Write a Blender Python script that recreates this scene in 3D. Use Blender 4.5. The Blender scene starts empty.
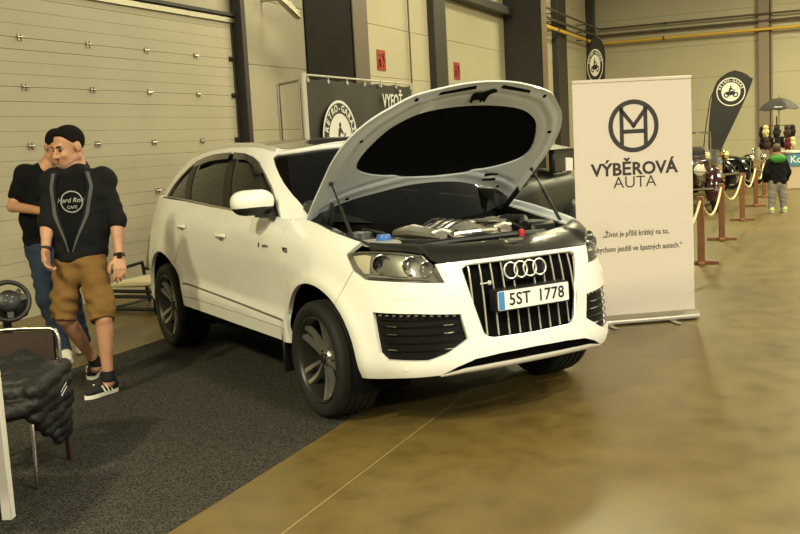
import bpy, bmesh, math, random
import numpy as np
from mathutils import Vector, Matrix, Quaternion
from mathutils.geometry import delaunay_2d_cdt
random.seed(4)
PI = math.pi
SC = bpy.context.scene
COL = SC.collection

# ---------------------------------------------------------------- materials
def lin(c): return tuple((v/255/12.92 if v/255 <= .04045 else ((v/255+.055)/1.055)**2.4) for v in c)
def pm(name, rgb, rough=.5, metal=0, coat=0, spec=.5, var=None, bump=None, trans=0, sheen=0):
    """principled material; rgb 0-255 sRGB albedo; var=(scale, amount) colour mottling; bump=(scale, strength)"""
    m = bpy.data.materials.new(name); m.use_nodes = True; nt = m.node_tree; b = nt.nodes['Principled BSDF']
    c = lin(rgb)+(1,); b.inputs['Base Color'].default_value = c
    b.inputs['Roughness'].default_value = rough; b.inputs['Metallic'].default_value = metal
    b.inputs['Coat Weight'].default_value = coat; b.inputs['Coat Roughness'].default_value = .04
    b.inputs['Specular IOR Level'].default_value = spec
    if trans: b.inputs['Transmission Weight'].default_value = trans
    if sheen: b.inputs['Sheen Weight'].default_value = sheen
    if var or bump: tc = nt.nodes.new('ShaderNodeTexCoord')
    if var:
        n = nt.nodes.new('ShaderNodeTexNoise'); n.inputs['Scale'].default_value = var[0]; n.inputs['Detail'].default_value = 5
        nt.links.new(tc.outputs['Object'], n.inputs['Vector'])
        r = nt.nodes.new('ShaderNodeValToRGB'); a = var[1]
        r.color_ramp.elements[0].position = .3; r.color_ramp.elements[1].position = .7
        r.color_ramp.elements[0].color = tuple(v*(1-a) for v in c[:3])+(1,); r.color_ramp.elements[1].color = tuple(min(1, v*(1+a)) for v in c[:3])+(1,)
        nt.links.new(n.outputs['Fac'], r.inputs['Fac']); nt.links.new(r.outputs['Color'], b.inputs['Base Color'])
    if bump:
        n = nt.nodes.new('ShaderNodeTexNoise'); n.inputs['Scale'].default_value = bump[0]; n.inputs['Detail'].default_value = 4
        nt.links.new(tc.outputs['Object'], n.inputs['Vector'])
        q = nt.nodes.new('ShaderNodeBump'); q.inputs['Strength'].default_value = bump[1]; q.inputs['Distance'].default_value = .02
        nt.links.new(n.outputs['Fac'], q.inputs['Height']); nt.links.new(q.outputs['Normal'], b.inputs['Normal'])
    return m
def glass(name, tint, ior=1.5, rough=.02):
    m = bpy.data.materials.new(name); m.use_nodes = True; nt = m.node_tree; nt.nodes.clear()
    o = nt.nodes.new('ShaderNodeOutputMaterial'); t = nt.nodes.new('ShaderNodeBsdfTransparent'); t.inputs[0].default_value = tuple(tint)+(1,)
    g = nt.nodes.new('ShaderNodeBsdfGlossy'); g.inputs['Roughness'].default_value = rough; g.inputs[0].default_value = (1, 1, 1, 1)
    fr = nt.nodes.new('ShaderNodeFresnel'); fr.inputs[0].default_value = ior
    mx = nt.nodes.new('ShaderNodeMixShader'); nt.links.new(fr.outputs[0], mx.inputs[0])
    nt.links.new(t.outputs[0], mx.inputs[1]); nt.links.new(g.outputs[0], mx.inputs[2]); nt.links.new(mx.outputs[0], o.inputs[0])
    return m

# ---------------------------------------------------------------- mesh helpers
def link(name, me, parent=None):
    o = bpy.data.objects.new(name, me); COL.objects.link(o)
    if parent is not None: o.parent = parent
    return o
def tag(o, label=None, cat=None, group=None, kind=None):
    if label: o['label'] = label
    if cat: o['category'] = cat
    if group: o['group'] = group
    if kind: o['kind'] = kind
    return o
def empty(name, loc=(0, 0, 0), rz=0):
    o = bpy.data.objects.new(name, None); COL.objects.link(o); o.location = loc; o.rotation_euler = (0, 0, rz); o.empty_display_size = .1
    return o
def copy_tree(o, parent=None):
    c = o.copy(); COL.objects.link(c)
    if parent is not None: c.parent = parent
    for ch in list(o.children): copy_tree(ch, c)
    return c
class MB:
    def __init__(s): s.v = []; s.f = []; s.m = []; s.smooth = []
    def add(s, V, Fc, mi=0, sm=True):
        k = len(s.v); s.v += [tuple(map(float, p)) for p in V]
        for f in Fc: s.f.append(tuple(i+k for i in f)); s.m.append(mi); s.smooth.append(sm)
        return s
    def box(s, c, size, M=None, bev=0.004, mi=0, seg=1):
        bm = bmesh.new(); bmesh.ops.create_cube(bm, size=1)
        for v in bm.verts: v.co = Vector((v.co.x*size[0], v.co.y*size[1], v.co.z*size[2]))
        if bev: bmesh.ops.bevel(bm, geom=bm.edges[:], offset=min(bev, .45*min(size)), segments=seg, affect='EDGES', profile=.5)
        bm.verts.index_update(); R = M or Matrix.Identity(3)
        s.add([R@v.co+Vector(c) for v in bm.verts], [[v.index for v in f.verts] for f in bm.faces], mi); bm.free(); return s
    def tube(s, path, r, seg=10, caps=True, mi=0, closed=False, flat=None):
        P = [Vector(p) for p in path]; n = len(P); R = r if hasattr(r, '__len__') else [r]*n
        T = []
        for i in range(n):
            a = P[i-1] if (i or closed) else P[i]; b = P[(i+1) % n] if (i < n-1 or closed) else P[i]
            T.append((b-a).normalized())
        up = Vector((0, 0, 1)) if abs(T[0].z) < .9 else Vector((1, 0, 0)); N = [(up-T[0]*up.dot(T[0])).normalized()]
        for i in range(1, n):
            q = T[i-1].rotation_difference(T[i]); x = q@N[-1]; N.append((x-T[i]*x.dot(T[i])).normalized())
        V = []; fx = flat or (1, 1)
        for i in range(n):
            B = T[i].cross(N[i])
            for k in range(seg):
                a = 2*PI*k/seg; V.append(P[i]+N[i]*(R[i]*math.cos(a)*fx[0])+B*(R[i]*math.sin(a)*fx[1]))
        Fc = [(i*seg+k, i*seg+(k+1) % seg, ((i+1) % n)*seg+(k+1) % seg, ((i+1) % n)*seg+k) for i in range(n if closed else n-1) for k in range(seg)]
        s.add(V, Fc, mi)
        if caps and not closed:
            s.add(V[:seg], [tuple(range(seg))[::-1]], mi); s.add(V[-seg:], [tuple(range(seg))], mi)
        return s
    def lathe(s, prof, M=None, seg=32, mi=0, closed=False):
        """profile [(radius, height)] spun about local z; M 4x4"""
        M = M or Matrix.Identity(4); n = len(prof); V = []
        for r, h in prof:
            for k in range(seg):
                a = 2*PI*k/seg; V.append(M@Vector((r*math.cos(a), r*math.sin(a), h)))
        Fc = [(i*seg+k, i*seg+(k+1) % seg, ((i+1) % n)*seg+(k+1) % seg, ((i+1) % n)*seg+k) for i in range(n if closed else n-1) for k in range(seg)]
        return s.add(V, Fc, mi)
    def prism(s, poly, z0, z1, M=None, mi=0, sm=False):
        M = M or Matrix.Identity(4); n = len(poly)
        ar = sum(poly[i][0]*poly[(i+1) % n][1]-poly[(i+1) % n][0]*poly[i][1] for i in range(n))
        if ar < 0: poly = poly[::-1]
        V = [M@Vector((p[0], p[1], z)) for z in (z0, z1) for p in poly]
        s.add(V, [tuple(range(n))[::-1], tuple(range(n, 2*n))]+[(i, (i+1) % n, n+(i+1) % n, n+i) for i in range(n)], mi, sm); return s
    def grid(s, fn, nu, nv, mi=0, flip=False):
        V = [fn(i/nu, j/nv) for i in range(nu+1) for j in range(nv+1)]; w = nv+1
        Fc = [(i*w+j, (i+1)*w+j, (i+1)*w+j+1, i*w+j+1) for i in range(nu) for j in range(nv)]
        if flip: Fc = [f[::-1] for f in Fc]
        return s.add(V, Fc, mi)
    def ball(s, c, r, seg=16, rings=10, M=None, mi=0):
        r = r if hasattr(r, '__len__') else (r, r, r); V = []; R = M or Matrix.Identity(3)
        for i in range(rings+1):
            th = PI*i/rings
            for k in range(seg):
                a = 2*PI*k/seg; V.append(R@Vector((r[0]*math.sin(th)*math.cos(a), r[1]*math.sin(th)*math.sin(a), -r[2]*math.cos(th)))+Vector(c))
        return s.add(V, [(i*seg+k, i*seg+(k+1) % seg, (i+1)*seg+(k+1) % seg, (i+1)*seg+k) for i in range(rings) for k in range(seg)], mi)
    def build(s, name, mat, parent=None, ang=38, weld=False):
        me = bpy.data.meshes.new(name); me.from_pydata(s.v, [], s.f); me.update()
        for m in (mat if isinstance(mat, (list, tuple)) else [mat]): me.materials.append(m)
        me.polygons.foreach_set('material_index', s.m); me.polygons.foreach_set('use_smooth', s.smooth)
        bm = bmesh.new(); bm.from_mesh(me)
        if weld: bmesh.ops.remove_doubles(bm, verts=bm.verts[:], dist=1e-5)
        bm.to_mesh(me); bm.free()
        if ang: me.set_sharp_from_angle(angle=math.radians(ang))
        return link(name, me, parent)

def resample(poly, step, closed=True):
    P = np.array(poly, float); out = []; n = len(P)
    for i in range(n if closed else n-1):
        a = P[i]; b = P[(i+1) % n]; k = max(1, int(math.ceil(np.linalg.norm(b-a)/step)))
        out += [a+(b-a)*j/k for j in range(k)]
    if not closed: out.append(P[-1])
    return np.array(out)
def smooth_poly(poly, n=8):
    """closed catmull-rom through the points"""
    P = np.array(poly, float); m = len(P); out = []
    for i in range(m):
        p0, p1, p2, p3 = P[i-1], P[i], P[(i+1) % m], P[(i+2) % m]
        for k in range(n):
            t = k/n; out.append(.5*((2*p1)+(-p0+p2)*t+(2*p0-5*p1+4*p2-p3)*t*t+(-p0+3*p1-3*p2+p3)*t**3))
    return np.array(out)
def round_poly(poly, r, n=4):
    P = np.array(poly, float); m = len(P); out = []
    for i in range(m):
        a, b, c = P[i-1], P[i], P[(i+1) % m]; u = a-b; v = c-b; lu = np.linalg.norm(u); lv = np.linalg.norm(v); q = min(r, .45*lu, .45*lv)
        s0 = b+u/lu*q; s1 = b+v/lv*q
        for k in range(n+1): t = k/n; out.append((1-t)**2*s0+2*t*(1-t)*b+t*t*s1)
    return np.array(out)
def inside(pts, poly):
    x, y = pts[:,0], pts[:,1]; r = np.zeros(len(pts), bool); P = np.asarray(poly); j = len(P)-1
    for i in range(len(P)):
        xi, yi = P[i]; xj, yj = P[j]
        if yi != yj:
            c = ((yi > y) != (yj > y)) & (x < (xj-xi)*(y-yi)/(yj-yi)+xi); r ^= c
        j = i
    return r
def edge_dist(pts, poly):
    P = np.asarray(poly, float); d = np.full(len(pts), 1e9)
    for i in range(len(P)):
        a = P[i]; b = P[(i+1) % len(P)]; ab = b-a; l = ab@ab
        t = np.clip(((pts-a)@ab)/l, 0, 1) if l > 0 else np.zeros(len(pts)); q = a+t[:,None]*ab-pts
        d = np.minimum(d, np.hypot(q[:,0], q[:,1]))
    return d
def panel(name, mat, parent, outer, holes, fn, step=.03, rim=.02, sc=(1, 1), out=1, off=0.0, nrm=True, eps=.004, facing=None):
    """surface patch: polygon(s) in a surface's (u,v) lifted onto fn(u,v); rim = depth of the turned-in edge; sc scales u,v for meshing"""
    S = np.array(sc, float); loops = [resample(np.array(p)*S, step) for p in [outer]+list(holes)]
    lo = loops[0].min(0); hi = loops[0].max(0)
    gx, gy = np.meshgrid(np.arange(lo[0], hi[0], step), np.arange(lo[1], hi[1], step*.866)); gx = gx+(np.arange(gx.shape[0]) % 2)[:,None]*step/2
    G = np.stack([gx.ravel(), gy.ravel()], 1); k = inside(G, loops[0])
    for h in loops[1:]: k &= ~inside(G, h)
    G = G[k]
    for l in loops: G = G[edge_dist(G, l) > step*.55]
    pts = np.vstack(loops+[G]); edges = []; b = 0
    for l in loops: n = len(l); edges += [(b+i, b+(i+1) % n) for i in range(n)]; b += n
    vo, _, fo, _, _, _ = delaunay_2d_cdt([Vector(p) for p in pts], edges, [], 0, 1e-7)
    V2 = np.array([tuple(v) for v in vo]); T = np.array([f for f in fo if len(f) == 3]); ct = V2[T].mean(1)
    k = inside(ct, loops[0])
    for h in loops[1:]: k &= ~inside(ct, h)
    ar = abs((V2[T[:,1],0]-V2[T[:,0],0])*(V2[T[:,2],1]-V2[T[:,0],1])-(V2[T[:,1],1]-V2[T[:,0],1])*(V2[T[:,2],0]-V2[T[:,0],0]))
    T = T[k & (ar > step*step*.004)]; UV = V2/S
    P = fn(UV[:,0], UV[:,1]); e0, e1 = eps/S[0], eps/S[1]
    N = np.cross(fn(UV[:,0]+e0, UV[:,1])-fn(UV[:,0]-e0, UV[:,1]), fn(UV[:,0], UV[:,1]+e1)-fn(UV[:,0], UV[:,1]-e1)); N /= np.linalg.norm(N, axis=1)[:,None]+1e-12
    N *= out
    if facing is not None:                     # one flip for the whole patch
        c = N[len(N)//2] if len(G) == 0 else N.mean(0)
        if c@np.array(facing) < 0: N = -N
    P = P+N*off
    g = np.cross(P[T[:,1]]-P[T[:,0]], P[T[:,2]]-P[T[:,0]]); fl = (g*N[T].mean(1)).sum(1) < 0; T[fl] = T[fl][:,::-1]
    V = [tuple(p) for p in P]; F = [tuple(int(i) for i in t) for t in T]; nf = len(F)
    if rim:
        cnt = {}
        for t in F:
            for i in range(3): a, c = t[i], t[(i+1) % 3]; cnt[(a, c)] = 1
        bd = [e for e in cnt if (e[1], e[0]) not in cnt]; mp = {}
        for a, c in bd:
            for q in (a, c):
                if q not in mp: mp[q] = len(V); V.append(tuple(P[q])); V.append(tuple(P[q]-N[q]*rim))
            F.append((mp[c], mp[a], mp[a]+1, mp[c]+1))
    me = bpy.data.meshes.new(name); me.from_pydata(V, [], F); me.update()
    for m in (mat if isinstance(mat, (list, tuple)) else [mat]): me.materials.append(m)
    me.polygons.foreach_set('use_smooth', [True]*len(F))
    if nrm:
        ln = []
        for i, f in enumerate(F):
            if i < nf: ln += [tuple(N[q]) for q in f]
            else: n = tuple(me.polygons[i].normal); ln += [n]*len(f)
        me.normals_split_custom_set(ln)
    return link(name, me, parent)
def text_mb(body, size, M, ext=.002, bold=0, mi=0, mb=None, sx=1.0, align='CENTER', shear=0, spacing=1):
    cu = bpy.data.curves.new('lettering', 'FONT'); cu.body = body; cu.size = size; cu.extrude = ext; cu.offset = bold; cu.align_x = align; cu.align_y = 'CENTER'; cu.shear = shear; cu.space_character = spacing
    cu.resolution_u = 3
    o = bpy.data.objects.new('lettering', cu); COL.objects.link(o); dg = bpy.context.evaluated_depsgraph_get(); dg.update()
    me = bpy.data.meshes.new_from_object(o.evaluated_get(dg)); bpy.data.objects.remove(o)
    mb = mb or MB(); mb.add([M@Vector((v.co.x*sx, v.co.y, v.co.z)) for v in me.vertices], [tuple(p.vertices) for p in me.polygons], mi, False)
    bpy.data.meshes.remove(me); return mb
def frame(o, x, y):
    """4x4 with origin o and in-plane axes x (right) and y (up)"""
    x = Vector(x).normalized(); z = x.cross(Vector(y)).normalized(); y = z.cross(x)
    return Matrix(((x.x, y.x, z.x, o[0]), (x.y, y.y, z.y, o[1]), (x.z, y.z, z.z, o[2]), (0, 0, 0, 1)))
def seg_mat(a, b):
    """4x4 with origin a and z towards b"""
    a = Vector(a); z = (Vector(b)-a).normalized(); M = z.to_track_quat('Z', 'Y').to_matrix().to_4x4(); M.translation = a; return M
# ---------------------------------------------------------------- car surfaces (car frame: x forward, y left, z up)
def catmull(pts, n=24):
    P = np.array(pts, float); P = np.vstack([2*P[0]-P[1], P, 2*P[-1]-P[-2]])
    out = []
    for i in range(1, len(P)-2):
        p0, p1, p2, p3 = P[i-1:i+3]
        t0 = 0; t1 = np.linalg.norm(p1-p0)**.5; t2 = t1+np.linalg.norm(p2-p1)**.5; t3 = t2+np.linalg.norm(p3-p2)**.5
        for k in range(n):
            t = t1+(t2-t1)*k/n
            a1 = (t1-t)/(t1-t0)*p0+(t-t0)/(t1-t0)*p1; a2 = (t2-t)/(t2-t1)*p1+(t-t1)/(t2-t1)*p2; a3 = (t3-t)/(t3-t2)*p2+(t-t2)/(t3-t2)*p3
            b1 = (t2-t)/(t2-t0)*a1+(t-t0)/(t2-t0)*a2; b2 = (t3-t)/(t3-t1)*a2+(t-t1)/(t3-t1)*a3
            out.append((t2-t)/(t2-t1)*b1+(t-t1)/(t2-t1)*b2)
    out.append(P[-2]); return np.array(out)

def blur(A, sig, axis):
    r = int(max(1, 3*sig)); k = np.exp(-.5*(np.arange(-r, r+1)/sig)**2); k /= k.sum()
    pad = [(0, 0), (0, 0)]; pad[axis] = (r, r)
    B = np.pad(A, pad, mode='edge')
    return np.apply_along_axis(lambda v: np.convolve(v, k, 'valid'), axis, B)

PLAN = [(.935,-.25),(.945,0),(.935,.25),(.905,.45),(.845,.62),(.74,.76),(.59,.858),(.40,.93),(.2,.963),(0,.978),(-.5,.982),(-1.2,.978),(-2,.976),(-2.6,.98),(-3,.985),
        (-3.35,.965),(-3.65,.92),(-3.88,.82),(-4.0,.68),(-4.07,.45),(-4.10,.2),(-4.11,0),(-4.10,-.2)]
_c = catmull(PLAN, 24); _i0 = int(np.argmin(abs(_c[:60,1]))); _i1 = len(_c)-60+int(np.argmin(abs(_c[-60:,1])))
_c = _c[_i0:_i1+1]
_s = np.concatenate([[0], np.cumsum(np.linalg.norm(np.diff(_c, axis=0), axis=1))]); SMAX = _s[-1]
DS = .01; SG = np.arange(0, SMAX+DS, DS); SG[-1] = SMAX
CX = np.interp(SG, _s, _c[:,0]); CY = np.interp(SG, _s, _c[:,1])
_tx = np.gradient(CX, SG); _ty = np.gradient(CY, SG); _l = np.hypot(_tx, _ty); NX = _ty/_l; NY = -_tx/_l
_k = np.exp(-.5*(np.arange(-20, 21)/7)**2); _k /= _k.sum()
NX = np.convolve(np.pad(NX, 20, mode='edge'), _k, 'valid'); NY = np.convolve(np.pad(NY, 20, mode='edge'), _k, 'valid')
SW = int(np.argmax(CY))          # widest index, splits front/rear only for lookups
def s_of_x(x):                    # on the flank / anywhere monotone in x
    return np.interp(-np.asarray(x, float), -CX, SG)
def s_of_y(y):                    # on the front face
    m = SG < s_of_x(.45); return np.interp(y, CY[m], SG[m])
ZG = np.arange(.15, 1.50, .01)
STAT = [  # (s, [(z, inset)])
 (0.0,  [(.20,.16),(.28,.07),(.34,.025),(.40,.0),(.48,.0),(.54,.02),(.76,.048),(.98,.09),(1.04,.115),(1.08,.16),(1.5,.6)]),
 (s_of_y(.45), [(.20,.16),(.28,.07),(.34,.025),(.40,.0),(.48,.0),(.54,.012),(.76,.035),(.90,.06),(1.0,.095),(1.08,.15),(1.5,.6)]),
 (s_of_x(.74), [(.20,.16),(.28,.07),(.35,.02),(.41,.0),(.6,.004),(.72,.018),(.80,.03),(.90,.06),(1.0,.095),(1.08,.14),(1.15,.21),(1.5,.6)]),
 (s_of_x(.45), [(.20,.12),(.30,.05),(.38,.012),(.45,.0),(.65,.004),(.76,.016),(.86,.03),(.97,.05),(1.06,.08),(1.12,.11),(1.2,.2),(1.5,.6)]),
 (s_of_x(0.0), [(.20,.12),(.35,.03),(.42,.0),(.7,.0),(.88,.004),(1.0,.018),(1.09,.045),(1.15,.085),(1.22,.16),(1.5,.6)]),
 (s_of_x(-.5), [(.20,.15),(.30,.05),(.36,.034),(.44,.03),(.53,.022),(.56,.030),(.62,.05),(.75,.04),(.95,.014),(1.05,.014),(1.10,.022),(1.16,.048),(1.21,.08),(1.26,.13),(1.5,.4)]),
 (s_of_x(-1.3),[(.20,.15),(.30,.05),(.36,.034),(.44,.03),(.54,.022),(.57,.030),(.63,.055),(.75,.042),(.95,.014),(1.07,.012),(1.12,.02),(1.18,.044),(1.25,.068),(1.3,.11),(1.5,.3)]),
 (s_of_x(-2.4),[(.20,.15),(.30,.05),(.36,.034),(.44,.03),(.57,.022),(.60,.030),(.66,.05),(.78,.034),(.97,.01),(1.10,.010),(1.16,.022),(1.22,.046),(1.29,.074),(1.34,.11),(1.5,.3)]),
 (s_of_x(-3.0),[(.20,.12),(.35,.03),(.42,.0),(.8,.0),(.97,.004),(1.10,.014),(1.18,.036),(1.25,.075),(1.31,.115),(1.37,.15),(1.5,.3)]),
 (s_of_x(-3.6),[(.20,.14),(.30,.06),(.40,.0),(.8,.0),(.95,.02),(1.05,.05),(1.15,.08),(1.31,.13),(1.37,.16),(1.5,.3)]),
 (s_of_x(-3.95),[(.20,.14),(.30,.06),(.40,.0),(.75,.0),(.82,.04),(.95,.09),(1.15,.13),(1.31,.19),(1.37,.22),(1.5,.3)]),
 (SMAX,  [(.20,.14),(.30,.06),(.40,.0),(.75,.0),(.82,.05),(.95,.12),(1.15,.19),(1.31,.27),(1.37,.30),(1.5,.4)]),
]
_D0 = np.array([np.interp(ZG, [q[0] for q in pr], [q[1] for q in pr]) for _, pr in STAT])
_ss = np.array([q[0] for q in STAT])
DT = np.array([np.interp(SG, _ss, _D0[:,j]) for j in range(len(ZG))]).T     # [s,z]
DT = blur(DT, 10, 0)
_side = np.exp(-.5*((CX+1.45)/.62)**2)[:,None]
DT = blur(DT, 1.6, 1)*(_side)+blur(DT, 3.0, 1)*(1-_side)
WZ = .37; ARCH_R = .478; ARCH_Z = .388
for xw in (0.0, -3.0):
    rr = np.hypot(CX[:,None]-xw, ZG[None,:]-ARCH_Z)
    DT -= (.016*np.exp(-.5*((rr-ARCH_R)/.045)**2))*(CY > .6)[:,None]*(ZG[None,:] > .3)
def _bil(T, s, z):
    a = np.clip(np.asarray(s, float)/DS, 0, len(SG)-1.001); b = np.clip((np.asarray(z, float)-ZG[0])/.01, 0, len(ZG)-1.001)
    i = a.astype(int); j = b.astype(int); a = a-i; b = b-j
    return T[i,j]*(1-a)*(1-b)+T[i+1,j]*a*(1-b)+T[i,j+1]*(1-a)*b+T[i+1,j+1]*a*b
def PL(s, z):                     # right flank (y negative)
    s = np.asarray(s, float); z = np.asarray(z, float); d = _bil(DT, abs(s), z)
    sg = np.sign(s)+(s == 0); s = abs(s)
    x = np.interp(s, SG, CX)-d*np.interp(s, SG, NX); y = np.interp(s, SG, CY)-d*np.interp(s, SG, NY)
    return np.stack([x, -y*sg, z+0*x], -1)

BELT = [(0,-.02,0,1.16),(.10,-.14,.45,1.185),(.17,-.38,.76,1.215),(.21,-.56,.865,1.225),(.30,-.95,.905,1.24),(.45,-1.7,.91,1.268),(.60,-2.4,.895,1.298),(.70,-2.95,.858,1.312),(.78,-3.4,.80,1.315),(.84,-3.64,.71,1.315),(.90,-3.78,.5,1.315),(1,-3.83,0,1.315)]
ROOF = [(0,-.98,0,1.705),(.10,-1.0,.36,1.695),(.17,-1.07,.56,1.67),(.21,-1.16,.63,1.665),(.30,-1.42,.672,1.70),(.45,-1.9,.685,1.715),(.60,-2.4,.675,1.70),(.70,-2.8,.655,1.67),(.78,-3.12,.62,1.635),(.84,-3.32,.54,1.61),(.90,-3.42,.36,1.61),(1,-3.46,0,1.62)]
def _sym(L):
    a = [np.array(q, float) for q in L]
    pre = [np.array([-q[0], q[1], -q[2], q[3]]) for q in a[1:3]][::-1]
    post = [np.array([2-q[0], q[1], -q[2], q[3]]) for q in a[-3:-1]][::-1]
    return np.array(pre+a+post)
TG = np.linspace(0, 1, 401)
def _cub(L):
    A = _sym(L); t = A[:,0]; out = []
    for k in (1, 2, 3):
        y = A[:,k]; m = np.gradient(y, t)
        i = np.clip(np.searchsorted(t, TG, 'right')-1, 0, len(t)-2); h = t[i+1]-t[i]; q = (TG-t[i])/h
        out.append((2*q**3-3*q**2+1)*y[i]+(q**3-2*q**2+q)*h*m[i]+(-2*q**3+3*q**2)*y[i+1]+(q**3-q**2)*h*m[i+1])
    return np.array(out).T
CB = _cub(BELT); CR = _cub(ROOF)
def PG(t, h):                     # greenhouse skin, h 0 at belt .. 1 at roof edge
    t = np.asarray(t, float); h = np.asarray(h, float); sg = np.sign(t)+(t == 0); t = abs(t)
    B = np.stack([np.interp(t, TG, CB[:,k]) for k in range(3)], -1); R = np.stack([np.interp(t, TG, CR[:,k]) for k in range(3)], -1)
    P = B+(R-B)*h[...,None]
    bul = .03*4*h*(1-h)
    dx = np.interp(t, TG, np.gradient(CB[:,0], TG)); dy = np.interp(t, TG, np.gradient(CB[:,1], TG)); l = np.hypot(dx, dy)+1e-9
    P[...,0] += bul*dy/l*1.0; P[...,1] += -bul*dx/l; P[...,1] *= -sg
    return P
def PR(x, v):                     # roof skin: x along, v -1..1 across (v<0 right)
    x = np.asarray(x, float); v = np.asarray(v, float)
    m = np.argsort(CR[:,0]); xs = CR[m,0]
    w = np.interp(x, xs, CR[m,1]); z = np.interp(x, xs, CR[m,2])
    xx = np.clip((x+1.0)/-2.4, 0, 1); cr = .045
    return np.stack([x, w*v, z+cr*(1-abs(v)**2.6)*np.minimum(1, w/.5)], -1)
# ---------------------------------------------------------------- hall (world: y runs along the left wall, z up, metres)
WX = -8.05; BY = 37.4; HH = 9.0
M_wall = pm('cream_wall_panel', (172,164,140), .55, var=(.6,.05), bump=(30,.05))
M_door = pm('cream_door_panel', (178,170,146), .42, var=(.8,.05), bump=(60,.05))
M_alu = pm('aluminium', (170,165,150), .35, metal=.9)
M_steel = pm('dark_steel_paint', (46,41,39), .5, var=(2,.1))
M_steel2 = pm('brown_steel_edge', (96,82,70), .5)
M_black = pm('black_plastic', (22,22,22), .45)
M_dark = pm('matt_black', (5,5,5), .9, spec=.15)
M_yellow = pm('yellow_pipe_paint', (198,160,60), .4)
M_brownpipe = pm('dark_pipe_paint', (74,66,56), .45)
M_red = pm('red_sign_enamel', (158,46,32), .4)
M_white = pm('white_print', (240,238,230), .6)
M_chrome = pm('chrome', (225,225,222), .12, metal=1)

def floor_material():
    m = bpy.data.materials.new('polished_concrete'); m.use_nodes = True; nt = m.node_tree; b = nt.nodes['Principled BSDF']; L = nt.links
    tc = nt.nodes.new('ShaderNodeTexCoord')
    def noise(sc, det, ro=.55):
        n = nt.nodes.new('ShaderNodeTexNoise'); n.inputs['Scale'].default_value = sc; n.inputs['Detail'].default_value = det; n.inputs['Roughness'].default_value = ro
        L.new(tc.outputs['Object'], n.inputs['Vector']); return n
    def ramp(src, stops):
        r = nt.nodes.new('ShaderNodeValToRGB')
        while len(r.color_ramp.elements) < len(stops): r.color_ramp.elements.new(.5)
        for e, (p, c) in zip(r.color_ramp.elements, stops): e.position = p; e.color = lin(c)+(1,)
        L.new(src, r.inputs['Fac']); return r
    n1 = noise(.55, 6); n2 = noise(4.5, 8, .65)
    r1 = ramp(n1.outputs['Fac'], [(.32, (104,88,48)), (.5, (110,93,51)), (.68, (117,100,56))])
    r2 = ramp(n2.outputs['Fac'], [(.30, (206,202,194)), (.5, (238,236,230)), (.7, (255,255,250))])
    mx = nt.nodes.new('ShaderNodeMix'); mx.data_type = 'RGBA'; mx.blend_type = 'MULTIPLY'; mx.inputs[0].default_value = 1
    L.new(r1.outputs[0], mx.inputs[6]); L.new(r2.outputs[0], mx.inputs[7])
    # saw-cut joints between the slabs
    sp = nt.nodes.new('ShaderNodeSeparateXYZ'); L.new(tc.outputs['Object'], sp.inputs[0])
    def joint(out, pos, period, w):
        a = nt.nodes.new('ShaderNodeMath'); a.operation = 'SUBTRACT'; L.new(sp.outputs[out], a.inputs[0]); a.inputs[1].default_value = pos-period/2
        q = nt.nodes.new('ShaderNodeMath'); q.operation = 'FLOORED_MODULO'; L.new(a.outputs[0], q.inputs[0]); q.inputs[1].default_value = period
        c = nt.nodes.new('ShaderNodeMath'); c.operation = 'COMPARE'; L.new(q.outputs[0], c.inputs[0]); c.inputs[1].default_value = period/2; c.inputs[2].default_value = w
        return c
    j1 = joint('X', -2.2, 6.0, .004); j2 = joint('Y', 7.34, 6.0, .007)
    m1 = nt.nodes.new('ShaderNodeMix'); m1.data_type = 'RGBA'; L.new(j1.outputs[0], m1.inputs[0]); L.new(mx.outputs[2], m1.inputs[6]); m1.inputs[7].default_value = lin((146,130,88))+(1,)
    m2 = nt.nodes.new('ShaderNodeMix'); m2.data_type = 'RGBA'; L.new(j2.outputs[0], m2.inputs[0]); L.new(m1.outputs[2], m2.inputs[6]); m2.inputs[7].default_value = lin((62,54,36))+(1,)
    L.new(m2.outputs[2], b.inputs['Base Color'])
    rr = nt.nodes.new('ShaderNodeMapRange'); L.new(n2.outputs['Fac'], rr.inputs[0]); rr.inputs[3].default_value = .30; rr.inputs[4].default_value = .48
    L.new(rr.outputs[0], b.inputs['Roughness'])
    bp = nt.nodes.new('ShaderNodeBump'); bp.inputs['Strength'].default_value = .06; L.new(n2.outputs['Fac'], bp.inputs['Height']); L.new(bp.outputs[0], b.inputs['Normal'])
    return m
fl = MB(); fl.box((6, 15, -.1), (36, 60, .2), bev=0); floor = fl.build('floor', floor_material()); tag(floor, kind='structure')

def carpet_material():
    m = bpy.data.materials.new('needle_felt_carpet'); m.use_nodes = True; nt = m.node_tree; b = nt.nodes['Principled BSDF']; L = nt.links
    tc = nt.nodes.new('ShaderNodeTexCoord'); n = nt.nodes.new('ShaderNodeTexNoise'); n.inputs['Scale'].default_value = 90; n.inputs['Detail'].default_value = 3; L.new(tc.outputs['Object'], n.inputs['Vector'])
    r = nt.nodes.new('ShaderNodeValToRGB'); r.color_ramp.elements[0].position = .36; r.color_ramp.elements[1].position = .66
    r.color_ramp.elements[0].color = lin((26,26,25))+(1,); r.color_ramp.elements[1].color = lin((80,77,70))+(1,)
    L.new(n.outputs['Fac'], r.inputs['Fac']); L.new(r.outputs[0], b.inputs['Base Color']); b.inputs['Roughness'].default_value = .95; b.inputs['Specular IOR Level'].default_value = .1
    q = nt.nodes.new('ShaderNodeBump'); q.inputs['Strength'].default_value = .5; q.inputs['Distance'].default_value = .004; L.new(n.outputs['Fac'], q.inputs['Height']); L.new(q.outputs[0], b.inputs['Normal'])
    return m
M_carpet = carpet_material()
cp = MB()
for (y0, y1) in ((-1.0, 5.02), (5.025, 13.2)): cp.box((-4.17, (y0+y1)/2, .0015), (2.92, y1-y0, .003), bev=.001)
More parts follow.
